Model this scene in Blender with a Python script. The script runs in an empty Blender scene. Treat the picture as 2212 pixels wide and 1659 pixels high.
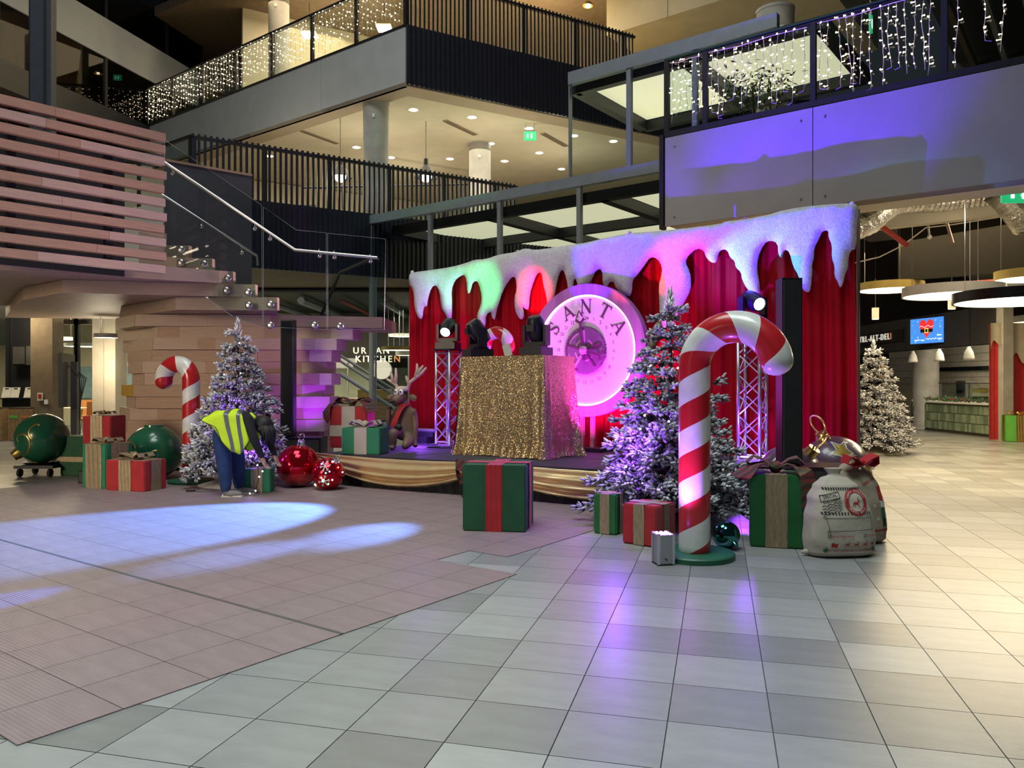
import bpy, bmesh, math, random
from mathutils import Vector, Matrix, noise
from mathutils.geometry import tessellate_polygon
R = math.radians
random.seed(7)
scn = bpy.context.scene
COL = scn.collection

# ------------------------------------------------------------------ camera
FPX, V0, HC = 1690.0, 826.0, 1.5
cam_d = bpy.data.cameras.new('camera'); cam = bpy.data.objects.new('camera', cam_d); COL.objects.link(cam)
cam.location = (0, 0, HC); cam.rotation_euler = (R(90), 0, 0)
cam_d.sensor_width = 36; cam_d.lens = FPX / 2212 * 36
cam_d.shift_y = -(1659 / 2 - V0) / 2212
cam_d.clip_end = 200
scn.camera = cam

# ------------------------------------------------------------------ world, exposure
scn.view_settings.view_transform = 'Standard'; scn.view_settings.look = 'None'
scn.view_settings.gamma = 1; scn.view_settings.use_curve_mapping = False
scn.view_settings.exposure = 0.15
wd = bpy.data.worlds.new('world'); scn.world = wd; wd.use_nodes = True
bg = wd.node_tree.nodes['Background']; bg.inputs[0].default_value = (.55, .62, .72, 1); bg.inputs[1].default_value = .03

def aim(o, target):
    d = Vector(target) - o.location
    o.rotation_euler = d.to_track_quat('-Z', 'Y').to_euler()
def area(name, loc, target, size, energy, col=(1, 1, 1), sy=None):
    l = bpy.data.lights.new(name, 'AREA'); l.energy = energy; l.color = col; l.size = size
    if sy: l.shape = 'RECTANGLE'; l.size_y = sy
    o = bpy.data.objects.new(name, l); COL.objects.link(o); o.location = loc; aim(o, target); return o
def spot(name, loc, target, col, energy, ang, blend=.4, rad=.05):
    l = bpy.data.lights.new(name, 'SPOT'); l.energy = energy; l.color = col; l.spot_size = R(ang); l.spot_blend = blend; l.shadow_soft_size = rad
    o = bpy.data.objects.new(name, l); COL.objects.link(o); o.location = loc; aim(o, target); return o
def point(name, loc, col, energy, rad=.1):
    l = bpy.data.lights.new(name, 'POINT'); l.energy = energy; l.color = col; l.shadow_soft_size = rad
    if rad >= .2: l.specular_factor = 0
    o = bpy.data.objects.new(name, l); COL.objects.link(o); o.location = loc; return o

# the atrium's roof lighting and the lit ceilings of the galleries, plus added fills
WARM = (1, .88, .64)
rl = area('atrium_roof_light', (-1.5, 2.0, 15), (-1.5, 2.6, 0), 6, 480, (.86, 1.0, .98)); rl.data.spread = R(82)
og = area('tower_fill_light', (-13.0, -3.0, 4.5), (-5.0, 13.3, 1.2), 4, 130, (1, .80, .58)); og.data.spread = R(60)  # added fill behind the camera, brightens the shaded stair tower
area('atrium_roof_light_back', (-4.5, 8.5, 17), (-4.5, 12, 0), 6, 850, (.95, 1, .98))
area('gallery_one_light', (-2.5, 24, 8.55), (-2.5, 24, 0), 9, 420, WARM, 6)
for k_, (x_, y_) in enumerate(((-6.5, 20.5), (-4.0, 22.5), (-.5, 22.0), (1.5, 24.5), (-3.5, 26))): point('gallery_fill_%d' % k_, (x_, y_, 6.9), (1, .90, .68), 66, .25)  # soft points added to lift the cream ceiling, not at the hanging lamps
area('gallery_two_light', (-3.5, 25, 13.8), (-3.5, 25, 0), 9, 500, (1, .78, .45), 6)
point('upper_gallery_lamp', (1.0, 25.5, 12.5), (1, .74, .40), 260, .3)
point('upper_gallery_lamp_two', (-5.0, 25.5, 12.6), (1, .80, .55), 120, .3)
area('lobby_light', (1.5, 19.5, 4.8), (1.5, 19.5, 0), 3, 60, WARM)
area('deli_hall_light', (9.5, 17.5, 4.2), (9.5, 17.0, 0), 5, 430, (1, .76, .40), 7)
area('deli_hatch_light', (14.6, 23.5, 3.4), (14.6, 23.5, 0), 3, 190, (1, .86, .6))
area('kitchen_light', (-5.0, 24.0, 3.6), (-5.0, 24.0, 0), 7, 260, WARM, 3)
area('shop_light', (-13, 22.5, 3.6), (-13, 22.0, 0), 4, 600, (1, .80, .48), 3)
point('bin_fill_light', (-12.6, 19.2, 3.3), (1, .82, .5), 130, .2)  # point added to brighten the bins, has no fixture
# ------------------------------------------------------------------ helpers
def P(u, v, Y): return Vector(((u - 1106) / FPX * Y, Y, HC + (V0 - v) / FPX * Y))
def XY(u, Y): return ((u - 1106) / FPX * Y, Y)
def F(u, v, z=0.0):
    Y = (HC - z) * FPX / (v - V0); return Vector(((u - 1106) / FPX * Y, Y, z))
class MB:
    def __init__(s): s.v = []; s.f = []; s.m = []; s.uv = {}
    def add(s, vs, fs, mi=0):
        b = len(s.v); s.v += [tuple(x) for x in vs]
        s.f += [tuple(i + b for i in f) for f in fs]; s.m += [mi] * len(fs); return s
    def box(s, c, d, rz=0, mi=0, tilt=None):
        x, y, z = d[0] / 2, d[1] / 2, d[2] / 2
        vs = [Vector(p) for p in ((-x,-y,-z),(x,-y,-z),(x,y,-z),(-x,y,-z),(-x,-y,z),(x,-y,z),(x,y,z),(-x,y,z))]
        M = Matrix.Rotation(rz, 4, 'Z')
        if tilt: M = M @ Matrix.Rotation(tilt[1], 4, tilt[0])
        vs = [M @ p + Vector(c) for p in vs]
        return s.add(vs, [(0,3,2,1),(4,5,6,7),(0,1,5,4),(1,2,6,5),(2,3,7,6),(3,0,4,7)], mi)
    def prism(s, poly, z0, z1, mi=0):
        n = len(poly); tri = tessellate_polygon([[Vector((p[0], p[1], 0)) for p in poly]])
        vs = [(p[0], p[1], z0) for p in poly] + [(p[0], p[1], z1) for p in poly]
        area2 = sum(poly[i][0] * poly[(i+1) % n][1] - poly[(i+1) % n][0] * poly[i][1] for i in range(n))
        fs = []
        for t in tri:
            a, b, c = t
            o = (poly[b][0]-poly[a][0])*(poly[c][1]-poly[a][1])-(poly[b][1]-poly[a][1])*(poly[c][0]-poly[a][0])
            if o < 0: a, b, c = a, c, b
            fs.append((a + n, b + n, c + n)); fs.append((a, c, b))
        for i in range(n):
            j = (i + 1) % n
            fs.append((i, j, j + n, i + n) if area2 > 0 else (j, i, i + n, j + n))
        return s.add(vs, fs, mi)
    def tube(s, pts, r, n=8, mi=0, cap=True, closed=False):
        pts = [Vector(p) for p in pts]; m = len(pts); rs = r if isinstance(r, (list, tuple)) else [r] * m
        t0 = (pts[1] - pts[0]).normalized(); up = Vector((0, 0, 1)) if abs(t0.z) < .9 else Vector((1, 0, 0))
        nx = t0.cross(up).normalized(); vs = []
        for i, p in enumerate(pts):
            if closed: t = pts[(i+1) % m] - pts[i-1]
            else: t = pts[min(i+1, m-1)] - pts[max(i-1, 0)]
            t.normalize(); nx = (nx - t * nx.dot(t))
            nx = nx.normalized() if nx.length > 1e-6 else t.orthogonal().normalized()
            ny = t.cross(nx)
            for k in range(n):
                a = 2 * math.pi * k / n; vs.append(p + (nx * math.cos(a) + ny * math.sin(a)) * rs[i])
        fs = []
        for i in range(m if closed else m - 1):
            j = (i + 1) % m
            for k in range(n): l = (k + 1) % n; fs.append((i*n+k, i*n+l, j*n+l, j*n+k))
        if cap and not closed: fs.append(tuple(range(n-1, -1, -1))); fs.append(tuple(range((m-1)*n, m*n)))
        return s.add(vs, fs, mi)
    def lathe(s, prof, n=24, c=(0, 0, 0), M=None, mi=0):
        vs = []; fs = []; m = len(prof)
        for r, z in prof:
            for k in range(n): a = 2*math.pi*k/n; vs.append(Vector((max(r, 1e-4)*math.cos(a), max(r, 1e-4)*math.sin(a), z)))
        if M is not None: vs = [M @ p for p in vs]
        vs = [p + Vector(c) for p in vs]
        for i in range(m-1):
            for k in range(n): l = (k+1) % n; fs.append((i*n+k, i*n+l, (i+1)*n+l, (i+1)*n+k))
        return s.add(vs, fs, mi)
    def ball(s, c, r, n=24, m=14, sc=(1, 1, 1), M=None, mi=0):
        prof = [(math.sin(math.pi*i/m), -math.cos(math.pi*i/m)) for i in range(m+1)]
        T = Matrix.Diagonal((r*sc[0], r*sc[1], r*sc[2], 1))
        if M is not None: T = M.to_4x4() @ T
        return s.lathe(prof, n, c, T, mi)
    def disc(s, c, r, n=24, M=None, mi=0):
        vs = [Vector((r*math.cos(2*math.pi*k/n), r*math.sin(2*math.pi*k/n), 0)) for k in range(n)]
        if M is not None: vs = [M @ p for p in vs]
        return s.add([p + Vector(c) for p in vs], [tuple(range(n))], mi)
    def grid(s, fn, nu, nv, mi=0, thick=0):
        vs = [Vector(fn(i/nu, j/nv)) for j in range(nv+1) for i in range(nu+1)]
        fs = [(j*(nu+1)+i, j*(nu+1)+i+1, (j+1)*(nu+1)+i+1, (j+1)*(nu+1)+i) for j in range(nv) for i in range(nu)]
        return s.add(vs, fs, mi)
    def ribbon(s, pts, wd, th=.006, mi=0):
        """a flat strip along pts; wd is the half-width vector (one, or one for each point)"""
        pts = [Vector(p) for p in pts]; n = len(pts)
        ws = [Vector(w) for w in wd] if isinstance(wd, list) else [Vector(wd)] * n
        vs = []
        for i in range(n):
            t = (pts[min(i+1, n-1)] - pts[max(i-1, 0)]).normalized(); nn = t.cross(ws[i])
            nn = nn.normalized() * th / 2 if nn.length > 1e-9 else Vector((0, 0, th/2))
            vs += [pts[i]-ws[i]-nn, pts[i]+ws[i]-nn, pts[i]+ws[i]+nn, pts[i]-ws[i]+nn]
        fs = []
        for i in range(n-1):
            for k in range(4): l = (k+1) % 4; fs.append((i*4+k, i*4+l, (i+1)*4+l, (i+1)*4+k))
        fs += [(3, 2, 1, 0), tuple((n-1)*4+k for k in range(4))]
        return s.add(vs, fs, mi)
    def mesh(s, name, mats, smooth=False):
        me = bpy.data.meshes.new(name); me.from_pydata(s.v, [], s.f)
        for m in (mats if isinstance(mats, (list, tuple)) else [mats]): me.materials.append(m)
        if len(me.materials) > 1: me.polygons.foreach_set('material_index', s.m)
        if smooth: me.polygons.foreach_set('use_smooth', [True] * len(me.polygons))
        me.update(); return me
    def build(s, name, mats, parent=None, smooth=False, world=False, **k):
        me = s.mesh(name, mats, smooth)
        if smooth == 'auto':
            try: me.set_sharp_from_angle(angle=R(40))
            except Exception: pass
        return place(me, name, parent, world, **k)
MATW = {}
def place(me, name, parent=None, world=False, loc=None, rz=None):
    o = bpy.data.objects.new(name, me); COL.objects.link(o)
    if parent is not None:
        o.parent = parent
        if world: o.matrix_parent_inverse = MATW[parent].inverted()
        MATW[o] = MATW[parent]
        if not world: MATW[o] = MATW[parent]
        else: MATW[o] = Matrix.Identity(4)
    else: MATW[o] = Matrix.Identity(4)
    if loc is not None: o.location = loc
    if rz is not None: o.rotation_euler[2] = rz
    if parent is None and (loc is not None or rz is not None):
        MATW[o] = Matrix.Translation(loc or (0,0,0)) @ Matrix.Rotation(rz or 0, 4, 'Z')
    return o
def tag(o, label=None, cat=None, group=None, kind=None):
    if label: o['label'] = label
    if cat: o['category'] = cat
    if group: o['group'] = group
    if kind: o['kind'] = kind
    return o
def thing(name, label, cat, loc=(0, 0, 0), rz=0, group=None):
    o = bpy.data.objects.new(name, None); COL.objects.link(o); o.empty_display_size = .1
    o.location = loc; o.rotation_euler = (0, 0, rz)
    MATW[o] = Matrix.Translation(Vector(loc)) @ Matrix.Rotation(rz, 4, 'Z')
    return tag(o, label, cat, group)
def struct(name, label=None, loc=(0, 0, 0)):
    o = bpy.data.objects.new(name, None); COL.objects.link(o); o.location = loc; MATW[o] = Matrix.Translation(Vector(loc)); o['kind'] = 'structure'
    if label: o['label'] = label
    return o
def copy_tree(o, parent=None):
    c = o.copy(); COL.objects.link(c); c.parent = parent
    for ch in [x for x in KIDS.get(o, o.children)]: copy_tree(ch, c)
    return c
KIDS = {}

# ------------------------------------------------------------------ materials
MT = {}
def mat(name, col, rough=.6, metal=0, var=.12, vscale=6, bump=0, bscale=40, emit=0, ecol=None, spec=.5, coat=0, sheen=0, stretch=None, alpha=1):
    m = bpy.data.materials.new(name); m.use_nodes = True; nt = m.node_tree; N = nt.nodes; L = nt.links
    b = N['Principled BSDF']; b.inputs['Roughness'].default_value = rough; b.inputs['Metallic'].default_value = metal
    b.inputs['Specular IOR Level'].default_value = spec
    if coat: b.inputs['Coat Weight'].default_value = coat; b.inputs['Coat Roughness'].default_value = .08
    if sheen: b.inputs['Sheen Weight'].default_value = sheen; b.inputs['Sheen Roughness'].default_value = .4
    tc = N.new('ShaderNodeTexCoord'); src = tc.outputs['Object']
    if stretch:
        mp = N.new('ShaderNodeMapping'); mp.inputs['Scale'].default_value = stretch; L.new(src, mp.inputs[0]); src = mp.outputs[0]
    nz = N.new('ShaderNodeTexNoise'); nz.inputs['Scale'].default_value = vscale; nz.inputs['Detail'].default_value = 3; L.new(src, nz.inputs['Vector'])
    cr = N.new('ShaderNodeValToRGB'); L.new(nz.outputs[0], cr.inputs[0])
    cr.color_ramp.elements[0].position = .3; cr.color_ramp.elements[1].position = .7
    cr.color_ramp.elements[0].color = (*[max(0, c*(1-var)) for c in col], 1); cr.color_ramp.elements[1].color = (*[min(1, c*(1+var)) for c in col], 1)
    L.new(cr.outputs[0], b.inputs['Base Color'])
    if bump:
        n2 = N.new('ShaderNodeTexNoise'); n2.inputs['Scale'].default_value = bscale; n2.inputs['Detail'].default_value = 3; L.new(src, n2.inputs['Vector'])
        bp = N.new('ShaderNodeBump'); bp.inputs['Strength'].default_value = bump; bp.inputs['Distance'].default_value = .01
        L.new(n2.outputs[0], bp.inputs['Height']); L.new(bp.outputs[0], b.inputs['Normal'])
    if emit:
        b.inputs['Emission Color'].default_value = (*(ecol or col), 1); b.inputs['Emission Strength'].default_value = emit
    MT[name] = m; return m
def nodes(name):
    m = MT[name]; return m, m.node_tree.nodes, m.node_tree.links, m.node_tree.nodes['Principled BSDF']
def glass(name, tint=(.85, .9, .9), rough=.02, ior=1.5, base=0.0):
    m = bpy.data.materials.new(name); m.use_nodes = True; nt = m.node_tree; N = nt.nodes; L = nt.links
    N.remove(N['Principled BSDF']); out = N['Material Output']
    t = N.new('ShaderNodeBsdfTransparent'); t.inputs[0].default_value = (*tint, 1)
    g = N.new('ShaderNodeBsdfGlossy'); g.inputs['Roughness'].default_value = rough
    lw_ = N.new('ShaderNodeLayerWeight'); pw_ = N.new('ShaderNodeMath'); pw_.operation = 'POWER'; pw_.inputs[1].default_value = 4.5; L.new(lw_.outputs['Facing'], pw_.inputs[0])
    fr = N.new('ShaderNodeMath'); fr.operation = 'MULTIPLY_ADD'; fr.inputs[1].default_value = .95; fr.inputs[2].default_value = .022; L.new(pw_.outputs[0], fr.inputs[0])
    mx = N.new('ShaderNodeMixShader'); L.new(fr.outputs[0], mx.inputs[0]); L.new(t.outputs[0], mx.inputs[1]); L.new(g.outputs[0], mx.inputs[2]); L.new(mx.outputs[0], out.inputs[0])
    MT[name] = m; return m
def emis(name, col, s):
    return mat(name, col, emit=s, ecol=col, var=.02)

mat('grout', (.075, .075, .072), .8)
mat('concrete', (.40, .39, .37), .7, var=.15, vscale=3, bump=.2, bscale=12)
mat('cream', (.62, .57, .43), .8, var=.06, vscale=2)
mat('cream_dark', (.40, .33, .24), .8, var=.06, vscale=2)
mat('pale_board', (.44, .47, .48), .6, var=.05, vscale=2)
mat('grey_board', (.40, .395, .39), .55, var=.05, vscale=2)
mat('black_steel', (.012, .013, .018), .45, var=.1)
mat('rib_metal', (.016, .017, .028), .4, var=.1, vscale=3)
mat('steel_beam', (.25, .29, .32), .45, metal=.3, var=.06)
mat('steel', (.50, .50, .52), .33, metal=1, var=.05)
mat('brown_dark', (.045, .036, .028), .6)
mat('brown_mid', (.16, .12, .08), .7)
mat('charcoal', (.045, .043, .042), .6)
mat('dark_stone', (.085, .085, .09), .5, var=.2, vscale=2)
mat('white_paint', (.75, .74, .70), .5, var=.03)
mat('black_plastic', (.012, .012, .015), .38, var=.1)
mat('black_cloth', (.012, .012, .014), .95, sheen=.3)
mat('black_glass', (.01, .012, .016), .08, var=.05)
mat('rubber', (.015, .015, .015), .8)
glass('glass'); glass('glass_dark', (.30, .30, .30)); glass('glass_green', (.66, .76, .74), ior=1.55)
emis('lamp_warm', (1, .86, .58), 9); emis('lamp_disc', (1, .90, .66), 5); emis('lamp_white', (1, .97, .9), 12)
emis('bulb_warm', (1, .82, .52), 8); emis('bulb_tree', (.95, .92, 1), 9)
emis('exit_green', (.02, .42, .16), .9); emis('exit_white', (.8, 1, .9), 1.2)
mat('wire_white', (.72, .68, .60), .6)
mat('wire_black', (.02, .02, .02), .6)
mat('gold', (.62, .44, .14), .3, metal=.9, var=.1)
mat('gold_matt', (.42, .33, .20), .42, metal=.45, var=.2, vscale=14, bump=.35, bscale=30, stretch=(6, 6, 1))
mat('gift_red', (.42, .012, .018), .7, sheen=.3, bump=.15, bscale=9)
mat('gift_green', (.012, .14, .035), .55, bump=.25, bscale=8)
mat('gift_dark_green', (.010, .085, .035), .7, bump=.2, bscale=8)
mat('gift_mint', (.02, .22, .10), .7, bump=.2, bscale=8)
mat('gift_bright_green', (.12, .45, .06), .6)
mat('canvas', (.50, .45, .36), .9, var=.08, bump=.3, bscale=25)
mat('canvas_dark', (.36, .30, .22), .9, var=.1, bump=.3, bscale=25)
mat('print_black', (.02, .02, .02), .9); mat('print_red', (.40, .02, .02), .9); mat('print_green', (.02, .16, .05), .9); mat('print_white', (.7, .7, .66), .9)
mat('plum', (.10, .055, .09), .3, coat=.4, var=.15, vscale=3)
mat('plum_gold', (.45, .30, .06), .35, metal=.3, var=.3, vscale=20)
mat('ornament_green', (.012, .11, .055), .25, coat=.5, var=.15, vscale=3)
mat('ornament_red', (.55, .005, .02), .08, metal=.75, var=.05)
mat('teal_chrome', (.06, .26, .24), .06, metal=1, var=.05)
mat('chrome', (.8, .8, .8), .1, metal=1, var=.03)
mat('cane_base', (.01, .09, .05), .5, var=.2)
mat('skin', (.45, .27, .19), .6); mat('hair', (.012, .009, .008), .6)
mat('jeans', (.018, .045, .13), .9, var=.25, vscale=9, bump=.3, bscale=60)
mat('black_shirt', (.010, .010, .013), .9)
mat('vest_yellow', (.62, .85, .02), .75, var=.08, bump=.2, bscale=8)
mat('reflective', (.14, .15, .18), .4, metal=.3)
mat('shoe', (.22, .21, .20), .7)
mat('bulb_wire', (.02, .035, .02), .6)
mat('fur', (.20, .12, .075), .55, var=.15, vscale=5, coat=.1); mat('antler', (.62, .48, .38), .5); mat('hoof', (.02, .018, .02), .5)
mat('eye_white', (.85, .85, .8), .3); mat('red_fabric', (.42, .015, .02), .8)
mat('snow_skirt', (.72, .68, .66), .9)
mat('truss_alu', (.72, .72, .75), .3, metal=.9, var=.05)
mat('stage_deck', (.035, .03, .045), .75, var=.15, vscale=20)
mat('tile_wall', (.50, .46, .38), .5)
mat('oak', (.36, .23, .12), .55, var=.25, vscale=3, stretch=(1.2, 1.2, 14))
mat('duct_foil', (.8, .78, .72), .25, metal=1, var=.1, bump=.9, bscale=60, stretch=(1, 1, 1))
mat('pipe_red', (.35, .03, .02), .5)
mat('chair_orange', (.45, .17, .05), .6)
mat('paper', (.75, .72, .66), .8)
mat('yellow_paint', (.55, .34, .03), .6)
mat('bronze_yellow', (.45, .34, .10), .5)
mat('leaf_green', (.03, .08, .025), .7)

# timber slats: long grain running along the board
def wood(name, col, rough=.55):
    m = mat(name, col, rough, var=.12, vscale=2.2, stretch=(2, 2, 40)); return m
wood('timber', (.52, .38, .29)); wood('timber_brown', (.44, .285, .19)); wood('timber_pale', (.60, .49, .36)); mat('near_black', (.014, .012, .011), .7)
# floor tiles: each tile a slightly different grey
def tile_mat(name, col, spread, rough, lines=0):
    m = mat(name, col, rough, var=.10, vscale=3.2, bump=.06, bscale=30, spec=.5, stretch=(1, 3.5, 1))
    m, N, L, b = nodes(name)
    oi = N.new('ShaderNodeObjectInfo'); ge = N.new('ShaderNodeNewGeometry')
    ad = N.new('ShaderNodeMath'); ad.operation = 'ADD'; L.new(oi.outputs['Random'], ad.inputs[0]); L.new(ge.outputs['Random Per Island'], ad.inputs[1])
    fr = N.new('ShaderNodeMath'); fr.operation = 'FRACT'; L.new(ad.outputs[0], fr.inputs[0])
    mr = N.new('ShaderNodeMapRange'); mr.inputs[3].default_value = 1 - spread; mr.inputs[4].default_value = 1 + spread; L.new(fr.outputs[0], mr.inputs[0])
    hs = N.new('ShaderNodeHueSaturation'); L.new(mr.outputs[0], hs.inputs['Value'])
    src = b.inputs['Base Color'].links[0].from_socket; L.new(src, hs.inputs['Color']); L.new(hs.outputs[0], b.inputs['Base Color'])
    if lines:
        tc = N.new('ShaderNodeTexCoord'); wv = N.new('ShaderNodeTexWave'); wv.inputs['Scale'].default_value = lines; wv.bands_direction = 'Y'
        L.new(tc.outputs['Object'], wv.inputs[0]); bp = N.new('ShaderNodeBump'); bp.inputs['Strength'].default_value = .5; bp.inputs['Distance'].default_value = .004
        L.new(wv.outputs[1], bp.inputs['Height']); L.new(bp.outputs[0], b.inputs['Normal'])
    return m
tile_mat('tile', (.255, .26, .255), .27, .33)
tile_mat('mat_tile', (.25, .185, .185), .03, .5, lines=14)  # reddish stage light is tinted into the mat's base colour

# soft-folded red velvet
mat('velvet', (.36, .002, .008), .7, spec=.12, var=.08, vscale=2)
# flocked needles
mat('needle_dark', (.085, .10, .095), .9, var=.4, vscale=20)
m = mat('needles', (.60, .61, .65), .85, var=.35, vscale=22)
m, N, L, b = nodes('needles')
ge = N.new('ShaderNodeNewGeometry'); mr = N.new('ShaderNodeMapRange'); mr.inputs[3].default_value = .40; mr.inputs[4].default_value = 1.35
L.new(ge.outputs['Random Per Island'], mr.inputs[0]); hs = N.new('ShaderNodeHueSaturation'); L.new(mr.outputs[0], hs.inputs['Value'])
L.new(b.inputs['Base Color'].links[0].from_socket, hs.inputs['Color']); L.new(hs.outputs[0], b.inputs['Base Color'])
# snow blanket
mat('snow_blanket', (.70, .71, .74), .95, var=.12, vscale=30, bump=1.0, bscale=55, sheen=.2)
# sequins: every cell tilted its own way
m = mat('sequins', (.60, .45, .20), .34, metal=.9, var=.25, vscale=200)
m, N, L, b = nodes('sequins')
tc = N.new('ShaderNodeTexCoord'); vo = N.new('ShaderNodeTexVoronoi'); vo.inputs['Scale'].default_value = 120; L.new(tc.outputs['Object'], vo.inputs['Vector'])
sb = N.new('ShaderNodeVectorMath'); sb.operation = 'SUBTRACT'; sb.inputs[1].default_value = (.5, .5, .5); L.new(vo.outputs['Color'], sb.inputs[0])
scl = N.new('ShaderNodeVectorMath'); scl.operation = 'SCALE'; scl.inputs['Scale'].default_value = .95; L.new(sb.outputs[0], scl.inputs[0])
ge = N.new('ShaderNodeNewGeometry'); ad = N.new('ShaderNodeVectorMath'); L.new(ge.outputs['Normal'], ad.inputs[0]); L.new(scl.outputs[0], ad.inputs[1])
nm = N.new('ShaderNodeVectorMath'); nm.operation = 'NORMALIZE'; L.new(ad.outputs[0], nm.inputs[0]); L.new(nm.outputs[0], b.inputs['Normal'])
# gold satin
mat('satin', (.72, .54, .28), .30, metal=.45, var=.06)
# candy cane stripes from the UV map, red tartan from object coordinates
m = mat('cane_stripe', (.7, .7, .66), .3, coat=.3)
m, N, L, b = nodes('cane_stripe')
uv = N.new('ShaderNodeUVMap'); sx = N.new('ShaderNodeSeparateXYZ'); L.new(uv.outputs[0], sx.inputs[0])
ad = N.new('ShaderNodeMath'); ad.operation = 'SUBTRACT'; L.new(sx.outputs[0], ad.inputs[0]); L.new(sx.outputs[1], ad.inputs[1])
fr = N.new('ShaderNodeMath'); fr.operation = 'FRACT'; L.new(ad.outputs[0], fr.inputs[0])
gt = N.new('ShaderNodeMath'); gt.operation = 'GREATER_THAN'; gt.inputs[1].default_value = .5; L.new(fr.outputs[0], gt.inputs[0])
mx = N.new('ShaderNodeMix'); mx.data_type = 'RGBA'; L.new(gt.outputs[0], mx.inputs[0]); mx.inputs[7].default_value = (.46, .012, .018, 1)
L.new(b.inputs['Base Color'].links[0].from_socket, mx.inputs[6]); L.new(mx.outputs[2], b.inputs['Base Color'])
m = mat('tartan', (.02, .10, .05), .8)
m, N, L, b = nodes('tartan')
tc = N.new('ShaderNodeTexCoord'); prev = None
rot = N.new('ShaderNodeMapping'); rot.inputs['Rotation'].default_value = (.5, .6, .7); L.new(tc.outputs['Object'], rot.inputs[0])
for ax, sc_, cc in (('X', 6, (.32, .015, .03)), ('Y', 6, (.32, .015, .03)), ('Z', 4.3, (.02, .015, .02))):
    wv = N.new('ShaderNodeTexWave'); wv.bands_direction = ax; wv.inputs['Scale'].default_value = sc_; L.new(rot.outputs[0], wv.inputs[0])
    g = N.new('ShaderNodeMath'); g.operation = 'GREATER_THAN'; g.inputs[1].default_value = .55; L.new(wv.outputs[1], g.inputs[0])
    h = N.new('ShaderNodeMath'); h.operation = 'MULTIPLY'; h.inputs[1].default_value = .62; L.new(g.outputs[0], h.inputs[0])
    mx = N.new('ShaderNodeMix'); mx.data_type = 'RGBA'; L.new(h.outputs[0], mx.inputs[0]); mx.inputs[7].default_value = (*cc, 1)
    if prev is None: mx.inputs[6].default_value = (.02, .10, .05, 1)
    else: L.new(prev, mx.inputs[6])
    prev = mx.outputs[2]
L.new(prev, b.inputs['Base Color'])

def text_mb(s, size, ext=.0, bold=0):
    cu = bpy.data.curves.new('t', 'FONT'); cu.body = s; cu.size = size; cu.align_x = 'CENTER'; cu.align_y = 'CENTER'; cu.resolution_u = 3; cu.extrude = ext; cu.offset = bold
    o = bpy.data.objects.new('t', cu); COL.objects.link(o)
    dg = bpy.context.evaluated_depsgraph_get(); me = bpy.data.meshes.new_from_object(o.evaluated_get(dg))
    vs = [v.co.copy() for v in me.vertices]; fs = [tuple(p.vertices) for p in me.polygons]
    bpy.data.objects.remove(o); bpy.data.curves.remove(cu); bpy.data.meshes.remove(me)
    return vs, fs
# ------------------------------------------------------------------ floor
e1 = Vector((.8107, -.5855)); e2 = Vector((.5855, .8107))           # the building's second axis pair
TH = R(14.76); ta = Vector((math.cos(TH), -math.sin(TH))); tb = Vector((math.sin(TH), math.cos(TH))); TO = Vector((-.057, 4.12)); TS = .4442
def inframe(x, y, z=0, mg=260):
    if y < .4: return False
    u = 1106 + FPX * x / y; v = V0 + FPX * (HC - z) / y
    return -mg < u < 2212 + mg and v < 1659 + mg * 2
def in_mat(p, m=0):
    s, d = p.dot(e1), p.dot(e2)
    if not (-12.31 - m < s and 1.418 - m < d < 9.0): return False
    lim = -3.54 if d < 4.97 else (-4.375 if d < 5.42 else -3.95)
    return s < lim + m
floor = MB().prism([(-30, -4), (30, -4), (30, 45), (-30, 45)], -.12, -.012).build('floor', MT['grout']); tag(floor, 'grey tiled atrium floor with a matted area tinted brown for reddish light', None, kind='structure')
cells = []
for c in range(-60, 70):
    for r in range(-9, 75):
        p = TO + ta * TS * (c + .5) + tb * TS * (r + .5)
        if -16 < p.x < 22 and .5 < p.y < 40 and inframe(p.x, p.y): cells.append((p.length, c, r, p))
cells.sort(key=lambda q: q[0])
hz = TS / 2 - .0025
tm = MB(); tm.box((0, 0, -.0075), (2*hz, 2*hz, .015)); tile_me = tm.mesh('floor_tile', MT['tile'])
hidden = lambda p: all(in_mat(p + ta*hz*i + tb*hz*j, -.01) for i in (-1, 1) for j in (-1, 1))
n = 0; rest = MB()
for L_, c, r, p in cells:
    if hidden(p): continue
    if n < 290: place(tile_me, 'floor_tile', floor, loc=(p.x, p.y, 0), rz=-TH); n += 1
    else: rest.box((p.x, p.y, -.0075), (2*hz, 2*hz, .015), -TH)
tag(rest.build('far_tiles', MT['tile'], floor), kind='stuff')
mcells = []
for i in range(21):
    for j in range(17):
        s = -3.54 - .4175*(i+.5); d = 1.418 + .444*(j+.5)
        p = e1*s + e2*d
        if in_mat(p) and inframe(p.x, p.y): mcells.append((p.length, p))
mcells.sort(key=lambda q: q[0])
mm = MB(); mm.box((0, 0, -.005), (.4175-.004, .444-.004, .022)); mat_me = mm.mesh('mat_tile', MT['mat_tile']); rest = MB(); AE = math.atan2(e1.y, e1.x)
for k, (L_, p) in enumerate(mcells):
    if k < 295: place(mat_me, 'mat_tile', floor, loc=(p.x, p.y, 0), rz=AE)
    else: rest.box((p.x, p.y, -.005), (.4135, .44, .022), AE)
if rest.v: tag(rest.build('far_mat_tiles', MT['mat_tile'], floor), kind='stuff')
# dark joint strip between the two halves of the mat
a = e1*-3.54 + e2*3.175; b_ = e1*-12.3 + e2*3.175
MB().box(((a.x+b_.x)/2, (a.y+b_.y)/2, .0045), ((b_-a).length, .018, .006), AE).build('joint_strip', MT['grout'], floor)

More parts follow.
